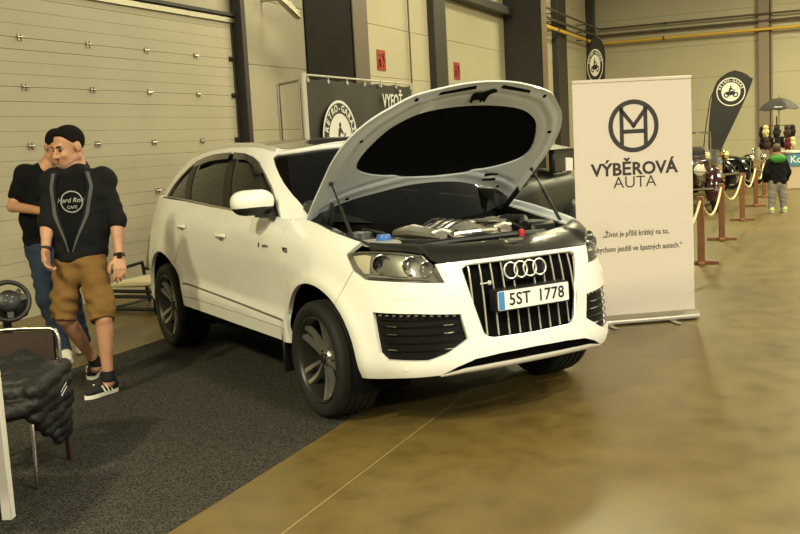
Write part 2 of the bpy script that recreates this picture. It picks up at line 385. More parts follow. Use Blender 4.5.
tag(cp.build('carpet', M_carpet), 'dark grey felt exhibition carpet on the concrete under the white car', 'carpet')

# left wall: sandwich panels with horizontal joints, built board by board into one wall
def panel_wall(name, mat, along, fixed, a0, a1, z0, z1, pitch, axis, holes=(), inward=1):
    mb = MB(); z = z0
    while z < z1-1e-6:
        zz = min(z1, z+pitch)
        segs = [(a0, a1)]
        for h0, h1, hz0, hz1 in holes:
            if z < hz1-1e-3 and zz > hz0+1e-3: segs = [q for s0, s1 in segs for q in ((s0, min(s1, h0)), (max(s0, h1), s1)) if q[1]-q[0] > .01]
        for s0, s1 in segs:
            c = (fixed-inward*.05, (s0+s1)/2, (z+zz)/2) if axis == 'y' else ((s0+s1)/2, fixed-inward*.05, (z+zz)/2)
            sz = (.1, s1-s0-.004, zz-z-.004) if axis == 'y' else (s1-s0-.004, .1, zz-z-.004)
            mb.box(c, sz, bev=.007)
        z = zz
    return tag(mb.build(name, mat, ang=20), kind='structure')
panel_wall('wall_left', M_wall, None, WX, 12.75, BY, 0, HH, 1.0, 'y')
panel_wall('wall_left_near', M_wall, None, WX, -3.0, 12.75, 3.65, HH, 1.0, 'y')
panel_wall('wall_back', M_wall, None, BY, WX, 16, 0, HH, 1.15, 'x', inward=-1)

# sectional roller door in the left wall
door = empty('door_1', (WX, 7.0, 0)); tag(door, kind='structure')
mb = MB(); z = 0.0; tops = []; k = 0
for pz in (0, .62, 1.24, 1.866, 2.51, 3.04, 3.62): tops.append(pz)
for a, b in zip(tops[:-1], tops[1:]):
    n = 4; h = (b-a)/n
    for i in range(n): mb.box((.012, -.1, a+h*(i+.5)), (.06, 11.4, h-(.002 if i < n-1 else .006)), bev=.002)
mb.build('door_panels', M_door, door, ang=20)
mb = MB(); mb.box((.03, -.1, 3.60), (.09, 11.6, .08), bev=.008); mb.build('top_rail', M_alu, door)
mb = MB(); mb.box((.03, -.1, 3.68), (.12, 11.6, .05), bev=.006); mb.build('lintel', M_steel, door)
mb = MB(); mb.box((.10, 5.75, 2.3), (.18, .12, 4.6), bev=.01); mb.build('door_track', M_steel, door)
for zz in (3.04, 2.51, 1.866, 1.24):
    for yy in (8.40, 9.49, 10.58, 11.67, 7.31, 6.22, 12.55):
        hb = MB(); hb.box((.048, yy-7-.028, zz), (.012, .035, .075), bev=.003); hb.box((.048, yy-7+.028, zz), (.012, .035, .075), bev=.003); hb.tube([(.055, yy-7-.05, zz), (.055, yy-7+.05, zz)], .012, 8)
        hb.build('hinge' if yy < 12.5 else 'roller', M_alu if yy < 12.5 else M_black, door)

# steel frame
def trim(name, mb, mat): return tag(mb.build(name, mat), kind='structure')
def column(name, y0, y1, xin, flange=.35):
    mb = MB(); mb.box(((WX+xin)/2, y0+.02, HH/2), (xin-WX, .04, HH), bev=0); mb.box((xin-.015, (y0+y1)/2, HH/2), (.03, y1-y0, HH), bev=.004, mi=1); mb.box((WX+.02, (y0+y1)/2, HH/2), (.03, y1-y0, HH), bev=.004)
    tag(mb.build(name, [M_steel, M_steel2]), kind='structure')
column('trim_1', 14.95, 15.55, -7.14); column('trim_2', 26.4, 27.0, -7.0)
for i, (y, w, dx) in enumerate(((21.05, .72, .16), (32.2, 1.2, .2), (36.9, .5, .25))):
    mb = MB(); mb.box((WX+dx/2+.002, y, HH/2), (dx, w, HH), bev=.01); mb.box((WX+dx/2+.01, y+w/2+.03, HH/2), (dx*.8, .06, HH), bev=.005, mi=1); tag(mb.build('trim_%d' % (3+i), [M_steel, M_steel2]), kind='structure')
mb = MB(); mb.box((-1.95, BY-.1, HH/2), (.36, .2, HH), bev=.01); mb.box((-1.70, BY-.05, HH/2), (.06, .1, HH), bev=.01); trim('trim_6', mb, pm('mauve_grey_paint', (128,112,96), .5))
mb = MB(); mb.box((WX+.15, 24.4, 5.05), (.26, 5.4, .22), bev=.01); trim('trim_7', mb, M_steel)
def pipe(name, label, pts, r, mat, cat='pipe', group=None):
    o = tag(MB().tube(pts, r, 10).build(name, mat), label, cat, group)
    for a, b in zip(pts[:-1], pts[1:]):
        n = max(1, int((Vector(b)-Vector(a)).length/4))
        for i in range(n):
            c = Vector(a).lerp(Vector(b), (i+.5)/n); side = abs(b[0]-a[0]) < .1
            if abs(b[2]-a[2]) > 1: continue
            mb = MB(); q = Vector((WX+.001, c.y, c.z)) if side else Vector((c.x, BY-.001, c.z)); mb.tube([c, q], .018, 6); mb.tube([c-Vector((0, .03, 0)) if side else c-Vector((.03, 0, 0)), c+Vector((0, .03, 0)) if side else c+Vector((.03, 0, 0))], r+.008, 10); mb.build('pipe_clip', M_steel, o)
    return o
pipe('gas_pipe', 'yellow gas pipe running along the back wall and round the corner', [(WX+.35, 29, 4.95), (WX+.35, BY-.3, 4.94), (16, BY-.3, 4.93)], .055, M_yellow)
pipe('dark_pipe', 'upper of two dark pipes running high along the back wall', [(WX+.4, 29, 5.48), (WX+.4, BY-.25, 5.47), (16, BY-.25, 5.45)], .035, M_brownpipe)
pipe('dark_pipe', 'lower dark pipe just above the yellow gas pipe', [(WX+.3, 29, 5.23), (WX+.3, BY-.2, 5.23), (16, BY-.2, 5.23)], .045, M_brownpipe)
pipe('wall_conduit', 'thin conduit climbing the wall above the fence banner', [(WX+.06, 19.46, 0), (WX+.06, 19.46, HH)], .02, M_steel2)
pipe('dark_rail', 'dark rail fixed across the wall panels beside the wide steel column', [(WX+.15, 17.0, 5.3), (WX+.15, 26.3, 4.96)], .05, M_steel)
lb = MB(); lb.box((WX+.35, 13.62, 3.99), (.1, .12, 1.15), Matrix.Rotation(math.radians(68), 3, 'X'), bev=.015)
lb.tube([(WX+.001, 13.62, 3.99), (WX+.35, 13.62, 3.99)], .02, 8)
tag(lb.build('door_bracket', M_alu), 'pale metal bracket slanting at the top left beside the door track', 'bracket')
def fire_sign(y, z, lab):
    s = empty('fire_sign', (WX+.012, y, z)); tag(s, lab, 'sign', 'red fire safety signs on the wall')
    MB().box((0, 0, 0), (.012, .40, .40), bev=.004).build('plate', M_red, s)
    p = MB(); p.box((.008, -.08, .09), (.004, .13, .05), bev=.001); p.tube([(.009, -.1, .02), (.009, -.1, -.13)], .035, 8); p.tube([(.009, .06, -.12), (.009, .12, -.02), (.009, .05, .1)], .018, 6)
    p.box((.008, .09, .11), (.004, .1, .06), bev=.001); p.build('pictogram', pm('sign_pictogram', (90,22,16), .5), s)
fire_sign(18.06, 3.33, 'small red fire sign on the wall above the fence banner, nearer one'); fire_sign(22.45, 3.32, 'small red fire sign on the wall right of the slim dark column')
# ---------------------------------------------------------------- white car
M_paint = pm('white_car_paint', (240,240,236), .28, coat=.8)
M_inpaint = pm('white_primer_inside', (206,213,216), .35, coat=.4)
M_gloss = pm('gloss_black', (8,8,9), .12, coat=.5)
M_rub = pm('tyre_rubber', (20,20,20), .75, bump=(60,.1))
M_rim = pm('grey_alloy', (168,166,160), .28, metal=.8)
M_silver = pm('satin_silver', (178,175,165), .3, metal=.8)
M_cover = pm('satin_black_cover', (38,37,34), .32, coat=.15)
M_bright = pm('bright_trim', (232,230,222), .25, metal=.55)
M_skid = pm('skid_aluminium', (176,172,160), .55, metal=.3)
M_fog = pm('fog_black', (5,5,5), .55, spec=.25)
M_trimblk = pm('window_black', (9,9,9), .4, spec=.25)
M_led = pm('led_grey', (120,118,110), .3, metal=.3)
M_glass = glass('tinted_glass', (.10,.10,.10), 1.38); M_ws = glass('windscreen_glass', (.22,.23,.22)); M_lens = glass('clear_lens', (.97,.97,.97), 1.4)
M_refl = pm('lamp_reflector', (205,205,200), .22, metal=.9)
M_pad = pm('black_felt_pad', (9,9,10), .95, spec=.1, bump=(40,.2))
car = empty('car', (-2.3232, 6.0574, 0), math.radians(-36))
tag(car, 'white large estate car with its bonnet raised, parked partly on the grey carpet', 'car')
AC = -.03; AR = .465
def arch(x0, a0, a1, n=18, r=AR):   # arch points as (s,z); angle measured from +x (forward) upward
    return [(float(s_of_x(x0+AC+r*math.cos(math.radians(a)))), ARCH_Z+r*math.sin(math.radians(a))) for a in np.linspace(a0, a1, n)]
LIGHT = [(1.270,1.044),(1.243,1.059),(1.155,1.067),(1.056,1.069),(.955,1.067),(.866,1.062),(.70,1.044),(.621,.984),(.571,.891),(.686,.896),(.820,.904),(.986,.910),(1.090,.914),(1.190,.961)]
FOG = [(1.028,.727),(.751,.722),(.479,.703),(.445,.558),(.578,.486),(.69,.451),(.941,.453),(.985,.49)]
GR = [(0,.978),(.40,.976),(.445,.955),(.44,.92),(.345,.575),(.32,.548),(.28,.538),(0,.532)]
sx = lambda x: float(s_of_x(x))
def both(name, mat, outer, holes=(), mir=True, **kw):
    r = [panel(name, mat, car, outer, holes, PL, **kw)]
    if mir: r.append(panel(name, mat, car, [(-a, b) for a, b in outer], [[(-a, b) for a, b in h] for h in holes], PL, out=-1, **kw))
    return r
def mirr(L): return list(L)+[(-a, b) for a, b in L[::-1] if abs(a) > 1e-6]
KW = dict(step=.025, rim=.03, out=1)
# which sign gives outward normals: PL(s,z) -> d/ds x d/dz
_t = np.cross(PL(np.array([3.01]), np.array([.8]))-PL(np.array([3.0]), np.array([.8])), np.array([[0, 0, 1.]]))[0]
OUT = 1 if _t[1] < 0 else -1
def both(name, mat, outer, holes=(), mir=True, **kw):
    a = dict(step=.025, rim=.03); a.update(kw)
    r = [panel(name, mat, car, outer, holes, PL, out=OUT, **a)]
    if mir: r.append(panel(name, mat, car, [(-p, q) for p, q in outer], [[(-p, q) for p, q in h] for h in holes], PL, out=OUT, **a))
    return r
# front bumper in one piece across the nose
half = [(0,1.0),(.43,.995),(.612,.99),(.560,.885),(.686,.890),(.820,.898),(.986,.904),(1.093,.908),(1.190,.955)]+arch(0, 50.6, -4)+[(1.225,.325),(1.212,.323),(1.013,.332),(.869,.347),(.62,.362),(.52,.405),(.41,.440),(.25,.452),(0,.457)]
both('front_bumper', M_paint, mirr(half[1:-1]) if False else half[:]+[(-a, b) for a, b in half[-2:0:-1]], [GR+[(-a, b) for a, b in GR[-2:0:-1]], FOG, [(-a, b) for a, b in FOG]], mir=False)
# front wings, doors, sills, rear quarters
both('front_wing', M_paint, [(1.277,1.048),(1.25,1.065),(1.185,1.118),(1.36,1.146),(1.526,1.170),(1.72,1.206),(1.914,1.232),(2.055,1.228),(2.06,1.0),(2.055,.7),(2.02,.50),(2.0,.42)]+arch(0, 176, 51)+[(1.197,.957)])
both('front_door', M_paint, [(2.066,1.226),(2.30,1.228),(2.7,1.240),(3.106,1.258),(3.11,1.0),(3.11,.7),(3.10,.505),(2.6,.505),(2.10,.505),(2.062,.7),(2.066,1.0)])
both('rear_door', M_paint, [(3.114,1.258),(3.5,1.270),(4.125,1.297),(4.15,1.1),(4.16,.95)]+arch(-3, 48, 12, 10, AR+.012)+[(4.12,.505),(3.6,.505),(3.108,.505),(3.118,.7),(3.118,1.0)])
both('sill', M_paint, [(2.09,.499),(2.6,.499),(3.6,.499),(4.155,.499)]+arch(-3, 14, 5, 3)+[(4.0,.415),(3.0,.412),(2.1,.414),(2.01,.418)]+arch(0, 176, 168, 3))
both('rear_quarter', M_paint, [(4.132,1.297),(4.6,1.306),(5.0,1.312),(SMAX,1.314),(SMAX,.36),(5.2,.36)]+arch(-3, 182, 49)+[(4.166,.95),(4.157,1.1)])
for sg in (1, -1):
    ss = np.linspace(2.11, 4.14, 40); zz = np.interp(ss, [2.11, 4.14], [.553, .612]); MB().tube([tuple(q) for q in PL(sg*ss, zz)], .0075, 6, flat=(1.2, .8)).build('sill_strip', pm('sill_strip_grey', (120,118,110), .4, metal=.3) if sg == 1 else bpy.data.materials['sill_strip_grey'], car)  # thin grey line, the shade of the sill crease put into colour
    zz = np.interp(ss, [2.11, 4.14], [.585, .645])
# greenhouse skin with the window openings left out
WIN = [(.742,.015),(.730,.30),(.712,.528),(.690,.69),(.666,.80),(.61,.865),(.558,.885),(.432,.902),(.35,.885),(.315,.85),(.283,.786),(.248,.62),(.230,.45),(.222,.2),(.222,.015)]
WSP = [(0,.0),(.165,.0),(.181,.257),(.198,.5),(.216,.78),(.226,.93),(.215,.968),(.17,.978),(.1,.968),(0,.963)]
RWP = [(.89,.12),(1,.12),(1,.86),(.92,.86),(.885,.80)]
gout = [(0,1),(1,1),(1,.86),(.92,.86),(.885,.80),(.89,.12),(1,.12),(1,0),(.165,0)]+WSP[2:-1]+[(0,.963)]
SCG = (5.2, .55)
for sg in (1, -1):
    gs = lambda L: [(sg*a, b) for a, b in L]
    panel('cabin_frame', M_paint, car, gs(gout), [gs(WIN)], PG, step=.03, rim=.035, sc=SCG, facing=(0, -sg, .3))
    panel('quarter_window', M_glass, car, gs([(.736,.03),(.712,.50),(.690,.67),(.680,.73),(.628,.03)]), [], PG, step=.05, rim=.004, sc=SCG, off=-.012, facing=(0, -sg, .2))
    panel('rear_door_window', M_glass, car, gs([(.612,.03),(.655,.77),(.606,.845),(.558,.868),(.446,.884),(.432,.03)]), [], PG, step=.05, rim=.004, sc=SCG, off=-.012, facing=(0, -sg, .2))
    panel('front_door_window', M_glass, car, gs([(.405,.03),(.418,.885),(.352,.868),(.318,.835),(.290,.775),(.256,.61),(.238,.45),(.230,.2),(.230,.03)]), [], PG, step=.05, rim=.004, sc=SCG, off=-.012, facing=(0, -sg, .2))
    ins = [(.736,.03),(.712,.50),(.690,.67),(.666,.785),(.606,.85),(.558,.870),(.432,.888),(.352,.870),(.318,.837),(.288,.775),(.254,.61),(.236,.45),(.228,.2),(.228,.03)]
    hl = [[(.730,.05),(.706,.50),(.686,.66),(.682,.70),(.634,.05)],[(.606,.05),(.648,.76),(.602,.825),(.558,.848),(.450,.864),(.438,.05)],[(.401,.05),(.412,.865),(.354,.848),(.322,.815),(.296,.76),(.263,.60),(.245,.45),(.237,.2),(.237,.05)]]
    panel('window_surround', M_trimblk, car, gs(ins), [gs(h) for h in hl], PG, step=.04, rim=.01, sc=SCG, off=-.008, facing=(0, -sg, .2))
    # thin bright strip around the window line
    wp = np.array(resample(np.array(WIN)*np.array(SCG), .06))/np.array(SCG); Q = PG(sg*wp[:,0], wp[:,1]); MB().tube([tuple(q) for q in Q], .008, 6, closed=True).build('window_trim', M_silver, car)
    panel('wind_deflector', M_gloss, car, gs([(.645,.68),(.655,.80),(.606,.865),(.558,.89),(.44,.905),(.44,.80),(.56,.77),(.61,.72)]), [], PG, step=.05, rim=.004, sc=SCG, off=.016, facing=(0, -sg, .2))
    panel('wind_deflector', M_gloss, car, gs([(.41,.80),(.415,.905),(.352,.89),(.312,.85),(.280,.78),(.252,.64),(.275,.60),(.305,.73),(.345,.79)]), [], PG, step=.05, rim=.004, sc=SCG, off=.016, facing=(0, -sg, .2))
panel('windscreen', M_ws, car, WSP[:-1]+[(0,.963)]+[(-a, b) for a, b in WSP[-2:0:-1]], [], PG, step=.05, rim=.006, sc=SCG, off=-.012, facing=(1, 0, 1))
for sg in (1, -1): panel('rear_window', M_glass, car, [(sg*a, b) for a, b in RWP], [], PG, step=.06, rim=.006, sc=SCG, off=-.01, facing=(-1, 0, .4))
# roof with its long glass panel
RO = [(-.985,-.02),(-1.0,-.90)]+[(-x, -1) for x in np.linspace(1.04, 3.42, 30)]+[(-3.455,-.6),(-3.459,0),(-3.455,.6)]+[(-x, 1) for x in np.linspace(3.42, 1.04, 30)]+[(-1.0,.90)]
SUN = [(-1.17,-.82),(-1.22,-.86),(-2.5,-.86),(-2.55,-.80),(-2.55,.80),(-2.5,.86),(-1.22,.86),(-1.17,.82),(-1.14,0)]
panel('roof', M_paint, car, RO, [SUN], PR, step=.035, rim=.02, sc=(1, .65), facing=(0, 0, 1))
panel('sunroof', M_gloss, car, SUN, [], PR, step=.05, rim=.01, sc=(1, .65), off=.003, facing=(0, 0, 1))
for sg in (1, -1):
    xs = np.linspace(-1.2, -2.95, 26); w = np.interp(-xs, -CR[np.argsort(-CR[:,0]),0][::1], CR[np.argsort(-CR[:,0]),1]) ; zt = np.interp(-xs, -CR[np.argsort(-CR[:,0]),0], CR[np.argsort(-CR[:,0]),2])
    lift = .012*np.minimum(1, np.minimum(-xs-1.2, 2.95+xs)/.35)**.6
    MB().tube([(x, -sg*(ww-.03), z+.004+l) for x, ww, z, l in zip(xs, w, zt, lift)], .018, 8, flat=(1.1, .8)).build('roof_rail', M_bright, car)
# cabin: dark tub, dash, seats and steering wheel behind the tinted glass
mb = MB(); tw = np.linspace(.02, .98, 40); ring = [tuple(PG(np.array(t), np.array(-.02))*np.array((.97, .93, 1))) for t in tw]; ring += [(q[0], -q[1], q[2]) for q in ring[::-1]]
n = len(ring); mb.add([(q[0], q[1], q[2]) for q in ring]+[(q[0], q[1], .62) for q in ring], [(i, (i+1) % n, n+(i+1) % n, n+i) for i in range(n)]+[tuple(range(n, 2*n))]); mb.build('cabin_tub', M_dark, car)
mb = MB(); mb.grid(lambda u, v: (-.35-.55*u, (v-.5)*1.5, 1.17-.05*u-.25*max(0, u-.7)/.3), 8, 8); mb.build('dashboard', M_black, car)
M_seat = pm('dark_leather', (40,36,33), .5)
for x, y in ((-1.35,-.38),(-1.35,.38),(-2.25,-.40),(-2.25,.40)):
    mb = MB(); mb.box((x+.1, y, .88), (.55, .5, .2), bev=.06, seg=3); mb.box((x-.22, y, 1.15), (.18, .5, .62), Matrix.Rotation(-.25, 3, 'Y'), bev=.06, seg=3); mb.box((x-.33, y, 1.52), (.1, .26, .17), Matrix.Rotation(-.2, 3, 'Y'), bev=.04, seg=3); mb.build('seat', M_seat, car)
mb = MB(); a = Matrix.Translation((-.85, .38, 1.16))@Matrix.Rotation(-1.15, 4, 'Y'); mb.tube([a@Vector((.18*math.cos(t), .18*math.sin(t), 0)) for t in np.linspace(0, 2*PI, 28)[:-1]], .014, 8, closed=True); mb.tube([a@Vector((-.17, 0, 0)), a@Vector((.17, 0, 0))], .02, 6); mb.tube([a@Vector((0, 0, 0)), a@Vector((0, 0, .3))], .03, 8); mb.build('steering_wheel', M_black, car)

# ---- grille, plate and emblem
def mirs(L): return L+[(-a, b) for a, b in L[-2:0:-1]]
panel('grille', M_dark, car, mirs(GR), [], lambda s, z: PL(s, z)*1.0, step=.04, rim=.0, out=OUT, off=-.05); grille = car.children[-1]
grille = [o for o in car.children if o.name == 'grille'][0]
gp = resample(np.array(mirs(round_poly(GR[1:-1], .03).tolist() if False else GR)), .03); gp = np.array(mirs(GR)); gp = round_poly(gp, .045, 4)
Q = PL(gp[:,0], gp[:,1]); MB().tube([tuple(q+np.array((-.008, 0, 0))) for q in Q], .0095, 8, closed=True, flat=(1, .8)).build('grille_frame', M_bright, grille)
def gspan(y):   # vertical extent of the opening at y
    P = np.array(mirs(GR)); P = np.vstack([P, P[:1]]); zs = [P[i,1]+(P[i+1,1]-P[i,1])*(y-P[i,0])/(P[i+1,0]-P[i,0]) for i in range(len(P)-1) if (P[i,0]-y)*(P[i+1,0]-y) <= 0 and abs(P[i,0]-P[i+1,0]) > 1e-6]
    return min(zs), max(zs)
for k in range(-5, 6):
    y = k*.0765; z0, z1 = gspan(y); zz = np.linspace(z0+.012, z1-.012, 9)
    if k == 0: zz = zz[zz < .72]
    Pq = PL(np.full(len(zz), y), zz)-np.array((.022, 0, 0))
    MB().tube([tuple(p) for p in Pq], .0052, 6, flat=(1.3, .9)).build('grille_bar', M_bright, grille)
mb = MB(); mb.box((.848, 0, .908), (.02, .30, .125), Matrix.Rotation(-.18, 3, 'Y'), bev=.006); mb.box((.868, 0, .76), (.03, .50, .12), Matrix.Rotation(-.15, 3, 'Y'), bev=.008); mb.build('emblem_carrier', M_fog, grille)
for k in range(4):
    a = frame((.872, -.105+.07*k, .912), (0, 1, 0), (-.17, 0, 1)); MB().tube([a@Vector((.047*math.cos(t), .047*math.sin(t), .003*(k % 2))) for t in np.linspace(0, 2*PI, 29)[:-1]], .0052, 8, closed=True).build('emblem_ring', M_bright, grille)
a = frame((.872, -.285, .858), (0, 1, 0), (-.17, 0, 1)); mb = MB(); mb.box(a@Vector((0, 0, .004)), (.010, .085, .010), bev=.003); mb.box(a@Vector((.02, 0, .006)), (.010, .02, .026), bev=.003); mb.build('badge', M_bright, grille)
M_plate = pm('plate_white', (240,240,238), .35); M_blue = pm('plate_blue', (70,140,200), .35); M_txt = pm('print_black', (16,15,14), .5)
a = frame((.946, 0, .756), (0, 1, 0), (-.03, 0, 1))
mb = MB(); mb.prism(round_poly([(-.268,-.063),(.268,-.063),(.268,.063),(-.268,.063)], .012), -.07, -.002, a); mb.build('plate_holder', M_black, car)
mb = MB(); mb.prism(round_poly([(-.26,-.055),(.26,-.055),(.26,.055),(-.26,.055)], .01), -.004, .003, a); pl = mb.build('number_plate', M_plate, car)
mb = MB(); mb.prism([(-.257,-.052),(-.215,-.052),(-.215,.052),(-.257,.052)], .003, .0042, a); mb.build('blue_band', M_blue, pl)
for tx, ox in (('5ST', -.105), ('1778', .125)): text_mb(tx, .100, a@Matrix.Translation((ox, -.002, .0035)), .001, .0012, sx=.98, spacing=1.04).build('plate_text', M_txt, pl)
# ---- lower intake and skid strip
LOW = [(.62,.358),(.52,.407),(.41,.443),(.25,.455),(0,.460),(-.25,.455),(-.41,.443),(-.52,.407),(-.62,.358)]
panel('lower_intake', M_dark, car, LOW+[(-.40,.33),(0,.33),(.40,.33)], [], PL, step=.04, rim=0, out=OUT, off=-.05)
ks = np.linspace(-.62, .62, 60); kz = np.interp(abs(ks), [0, .3, .47, .62], [.386, .384, .378, .357])
MB().tube([tuple(q) for q in PL(ks, kz)], list(np.interp(abs(ks), [0, .45, .62], [.017, .015, .006])), 12, flat=(1, .7)).build('skid_strip', M_skid, car)
# ---- fog grilles with LED strips
for sg in (1, -1):
    f = [(sg*p, q) for p, q in FOG]
    fg = panel('fog_grille', M_fog, car, f, [], PL, step=.03, rim=.0, out=OUT, off=-.03)
    for z in (.685, .645, .60, .555, .51, .475):
        xs = [p for i in range(len(FOG)) for p in [None] if True]; P = np.array(FOG+[FOG[0]]); hit = sorted(P[i,0]+(P[i+1,0]-P[i,0])*(z-P[i,1])/(P[i+1,1]-P[i,1]) for i in range(len(P)-1) if (P[i,1]-z)*(P[i+1,1]-z) < 0)
        ss = np.linspace(hit[0]+.02, hit[-1]-.03, 14); MB().tube([tuple(q) for q in PL(sg*ss, np.full(14, z))*np.array((.985, .985, 1))], .0032, 6).build('slat', M_fog, fg)
        if z in (.645, .60, .51):
            for b0 in (.56, .90): s2 = np.linspace(b0-.03, b0+.03, 4); MB().tube([tuple(q) for q in PL(sg*s2, np.full(4, z+.003))*np.array((.991, .991, 1))], .003, 5).build('chrome_tick', M_chrome, fg)
    for k in range(11):
        s0 = .52+k*.046; q = PL(np.array(sg*s0), np.array(.692+.016*min(1, (s0-.48)/.25)))*np.array((.988, .988, 1)); n = PL(np.array(sg*(s0+.01)), np.array(.71))-PL(np.array(sg*(s0-.01)), np.array(.71)); MB().box(tuple(q), (.010, .020, .011), Matrix.Rotation(math.atan2(n[1], n[0])-PI/2, 3, 'Z'), bev=.003).build('led_lamp', M_led, fg)
# ---- parking sensors and washer caps in the bumper
for sg in (1, -1):
    for s0, z0 in ((.82, .405), (.30, .492)):
        q = Vector(PL(np.array(sg*s0), np.array(z0))); d = PL(np.array(sg*s0+.01), np.array(z0))-PL(np.array(sg*s0-.01), np.array(z0)); n = Vector(np.cross(d, (0, 0, 1.))); n = n if n.x > 0 else -n
        mb = MB(); mb.lathe([(0, .002), (.009, .002), (.012, .001), (.012, -.004)], seg_mat(q, q+n), 16); mb.build('parking_sensor', M_paint, car)
    panel('washer_cap', M_paint, car, [(sg*p, q) for p, q in round_poly([(.90,.80),(.72,.80),(.71,.845),(.90,.85)], .02)], [], PL, step=.03, rim=.004, out=OUT, off=.0025)
# ---- headlights
M_lampbody = pm('lamp_housing', (112,110,100), .3, coat=.4, metal=.25)
for sg in (1, -1):
    hl = panel('headlight', M_lampbody, car, [(sg*p, q) for p, q in LIGHT], [], PL, step=.03, rim=0, out=OUT, off=-.04)
    panel('lens', M_lens, hl, [(sg*p, q) for p, q in LIGHT], [], PL, step=.03, rim=.06, out=OUT, off=-.004)
    def lamp(s, z, r, name, mats, depth=.0):
        q = PL(np.array(sg*s), np.array(z)); d = PL(np.array(sg*(s+.02)), np.array(z))-PL(np.array(sg*(s-.02)), np.array(z)); n = np.cross(d, (0, 0, 1.))*OUT*1.0; n /= np.linalg.norm(n)
        if n[0] < 0: n = -n
        d0 = Vector((1, -.15*sg, 0)).normalized() if s > .9 else Vector((1, 0, 0)); M = seg_mat(Vector(q)-Vector(n)*.02, Vector(q)-Vector(n)*.02+d0)
        mb = MB(); mb.lathe([(r, .01), (r*.93, .012), (r*.86, -.005), (r*.6, -.035), (r*.42, -.045)], M, 24, 0); mb.ball(M@Vector((0, 0, -.035)), r*.5, 14, 8, mi=1); return mb.build(name, mats, hl)
    lamp(1.005, .995, .058, 'projector', [M_refl, M_gloss]); lamp(.79, .985, .056, 'high_beam', [M_refl, M_refl]); lamp(.68, .965, .045, 'daytime_lamp', [M_refl, M_refl])
    ind = [(1.245,1.045),(1.15,1.058),(1.10,1.05),(1.09,.945),(1.13,.945),(1.19,.99)]
    panel('indicator', pm('indicator_bowl', (214,206,186), .25, metal=.3) if sg == 1 else bpy.data.materials['indicator_bowl'], hl, [(sg*p, q) for p, q in ind], [], PL, step=.03, rim=.02, out=OUT, off=-.035)
    st = np.linspace(.64, 1.05, 16); MB().tube([tuple(q) for q in PL(sg*st, np.interp(st, [.64, .8, 1.05], [.905, .917, .93]))-np.array((.035, 0, 0))], .008, 6).build('light_strip', M_refl, hl)
# ---- cover over the radiator between the lamps, engine bay, engine
fs = np.linspace(-1.10, 1.10, 49); tz = np.interp(abs(fs), [0, .43, .62, .68, .86, 1.05, 1.2], [1.004, 1.0, .995, 1.048, 1.069, 1.076, 1.10])
F0 = PL(fs, tz)
def cover(u, v):
    i = u*48; k = int(min(47, i)); f = F0[k]*(1-(i-k))+F0[k+1]*(i-k); y = f[1]; bx = .60-.20*(abs(y)/.8)**3; bz = 1.068+.045*(abs(y)/.8)**2
    x = f[0]+(bx-f[0])*v; z = f[2]+(bz-f[2])*v**.8+.012*math.sin(PI*v); return (x+.004*(1-v), y*(1-.05*v), z)
mb = MB(); mb.grid(cover, 48, 8, flip=False); V = [cover(i/48, 1) for i in range(49)]; mb.add(V+[(p[0]-.02, p[1], p[2]-.12) for p in V], [(i, i+1, 50+i, 49+i) for i in range(48)]); mb.build('radiator_cover', M_cover, car)
mb = MB(); mb.box((.70, .03, 1.062), (.05, .10, .03), bev=.01); mb.tube([(.66, -.02, 1.075), (.73, .0, 1.072), (.73, .1, 1.07)], .008, 6); mb.build('bonnet_catch', M_silver, car)
OP = [(.62,0),(.60,.35),(.52,.58),(.40,.71),(.2,.765),(0,.785),(-.3,.79),(-.42,.74),(-.30,.4),(-.22,0)]; OPF = OP+[(a, -b) for a, b in OP[-2:0:-1]]
rz = lambda x: float(np.interp(x, [-.42, 0, .4, .62], [1.19, 1.14, 1.07, 1.04]))
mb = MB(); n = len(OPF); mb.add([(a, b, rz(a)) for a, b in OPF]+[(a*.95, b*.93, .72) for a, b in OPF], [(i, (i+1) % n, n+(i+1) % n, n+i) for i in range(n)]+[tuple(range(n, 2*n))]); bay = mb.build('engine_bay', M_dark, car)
for sg in (1, -1):   # painted gutter along each wing
    ss = np.linspace(1.20, 2.04, 18); zz = np.interp(ss, [1.185, 1.36, 1.526, 1.72, 1.914, 2.055], [1.116, 1.144, 1.168, 1.204, 1.230, 1.226]); A = PL(sg*ss, zz); mb = MB(); V = []
    for p in A: V += [tuple(p), (p[0], p[1]*.975, p[2]-.004), (p[0], p[1]*.955, p[2]-.03), (p[0], p[1]*.915, p[2]-.035)]
    mb.add(V, [(4*i+j, 4*i+4+j, 4*i+5+j, 4*i+1+j) for i in range(17) for j in range(3)]); mb.build('wing_gutter', M_inpaint, car)
    V = []
    for p in A: V += [(p[0], p[1]*.915, p[2]-.035), (p[0], p[1]*.86, p[2]-.03), (p[0], p[1]*.85, p[2]-.15)]
    MB().add(V, [(3*i+j, 3*i+3+j, 3*i+4+j, 3*i+1+j) for i in range(17) for j in range(2)]).build('wing_seal', M_black, car)
mb = MB(); mb.grid(lambda u, v: (-.30-.0*u-.22*(abs(v-.5)*2)**2+.12*(1-u), (v-.5)*1.62, 1.15+.03*u+.015*math.sin(PI*u)), 5, 20); mb.build('cowl', M_black, car)
for sg in (1, -1): mb = MB(); mb.box((-.40, sg*.70, 1.25), (.26, .13, .17), bev=.03, seg=2); mb.build('hinge_cover', M_black, car)  # added black box that darkens the pillar base under the raised bonnet
M_eng = pm('engine_cover_grey', (196,192,182), .3, metal=.7); M_eng2 = pm('engine_cover_dark', (58,57,54), .4, metal=.3)
eng = MB(); pts = [(-.12,.34),(-.02,.42),(.30,.36),(.42,.24),(.44,-.24),(.32,-.40),(-.02,-.44),(-.14,-.34)]
eng.prism(round_poly(pts, .06), 1.02, 1.085, None); e0 = eng.build('engine', M_eng2, car)
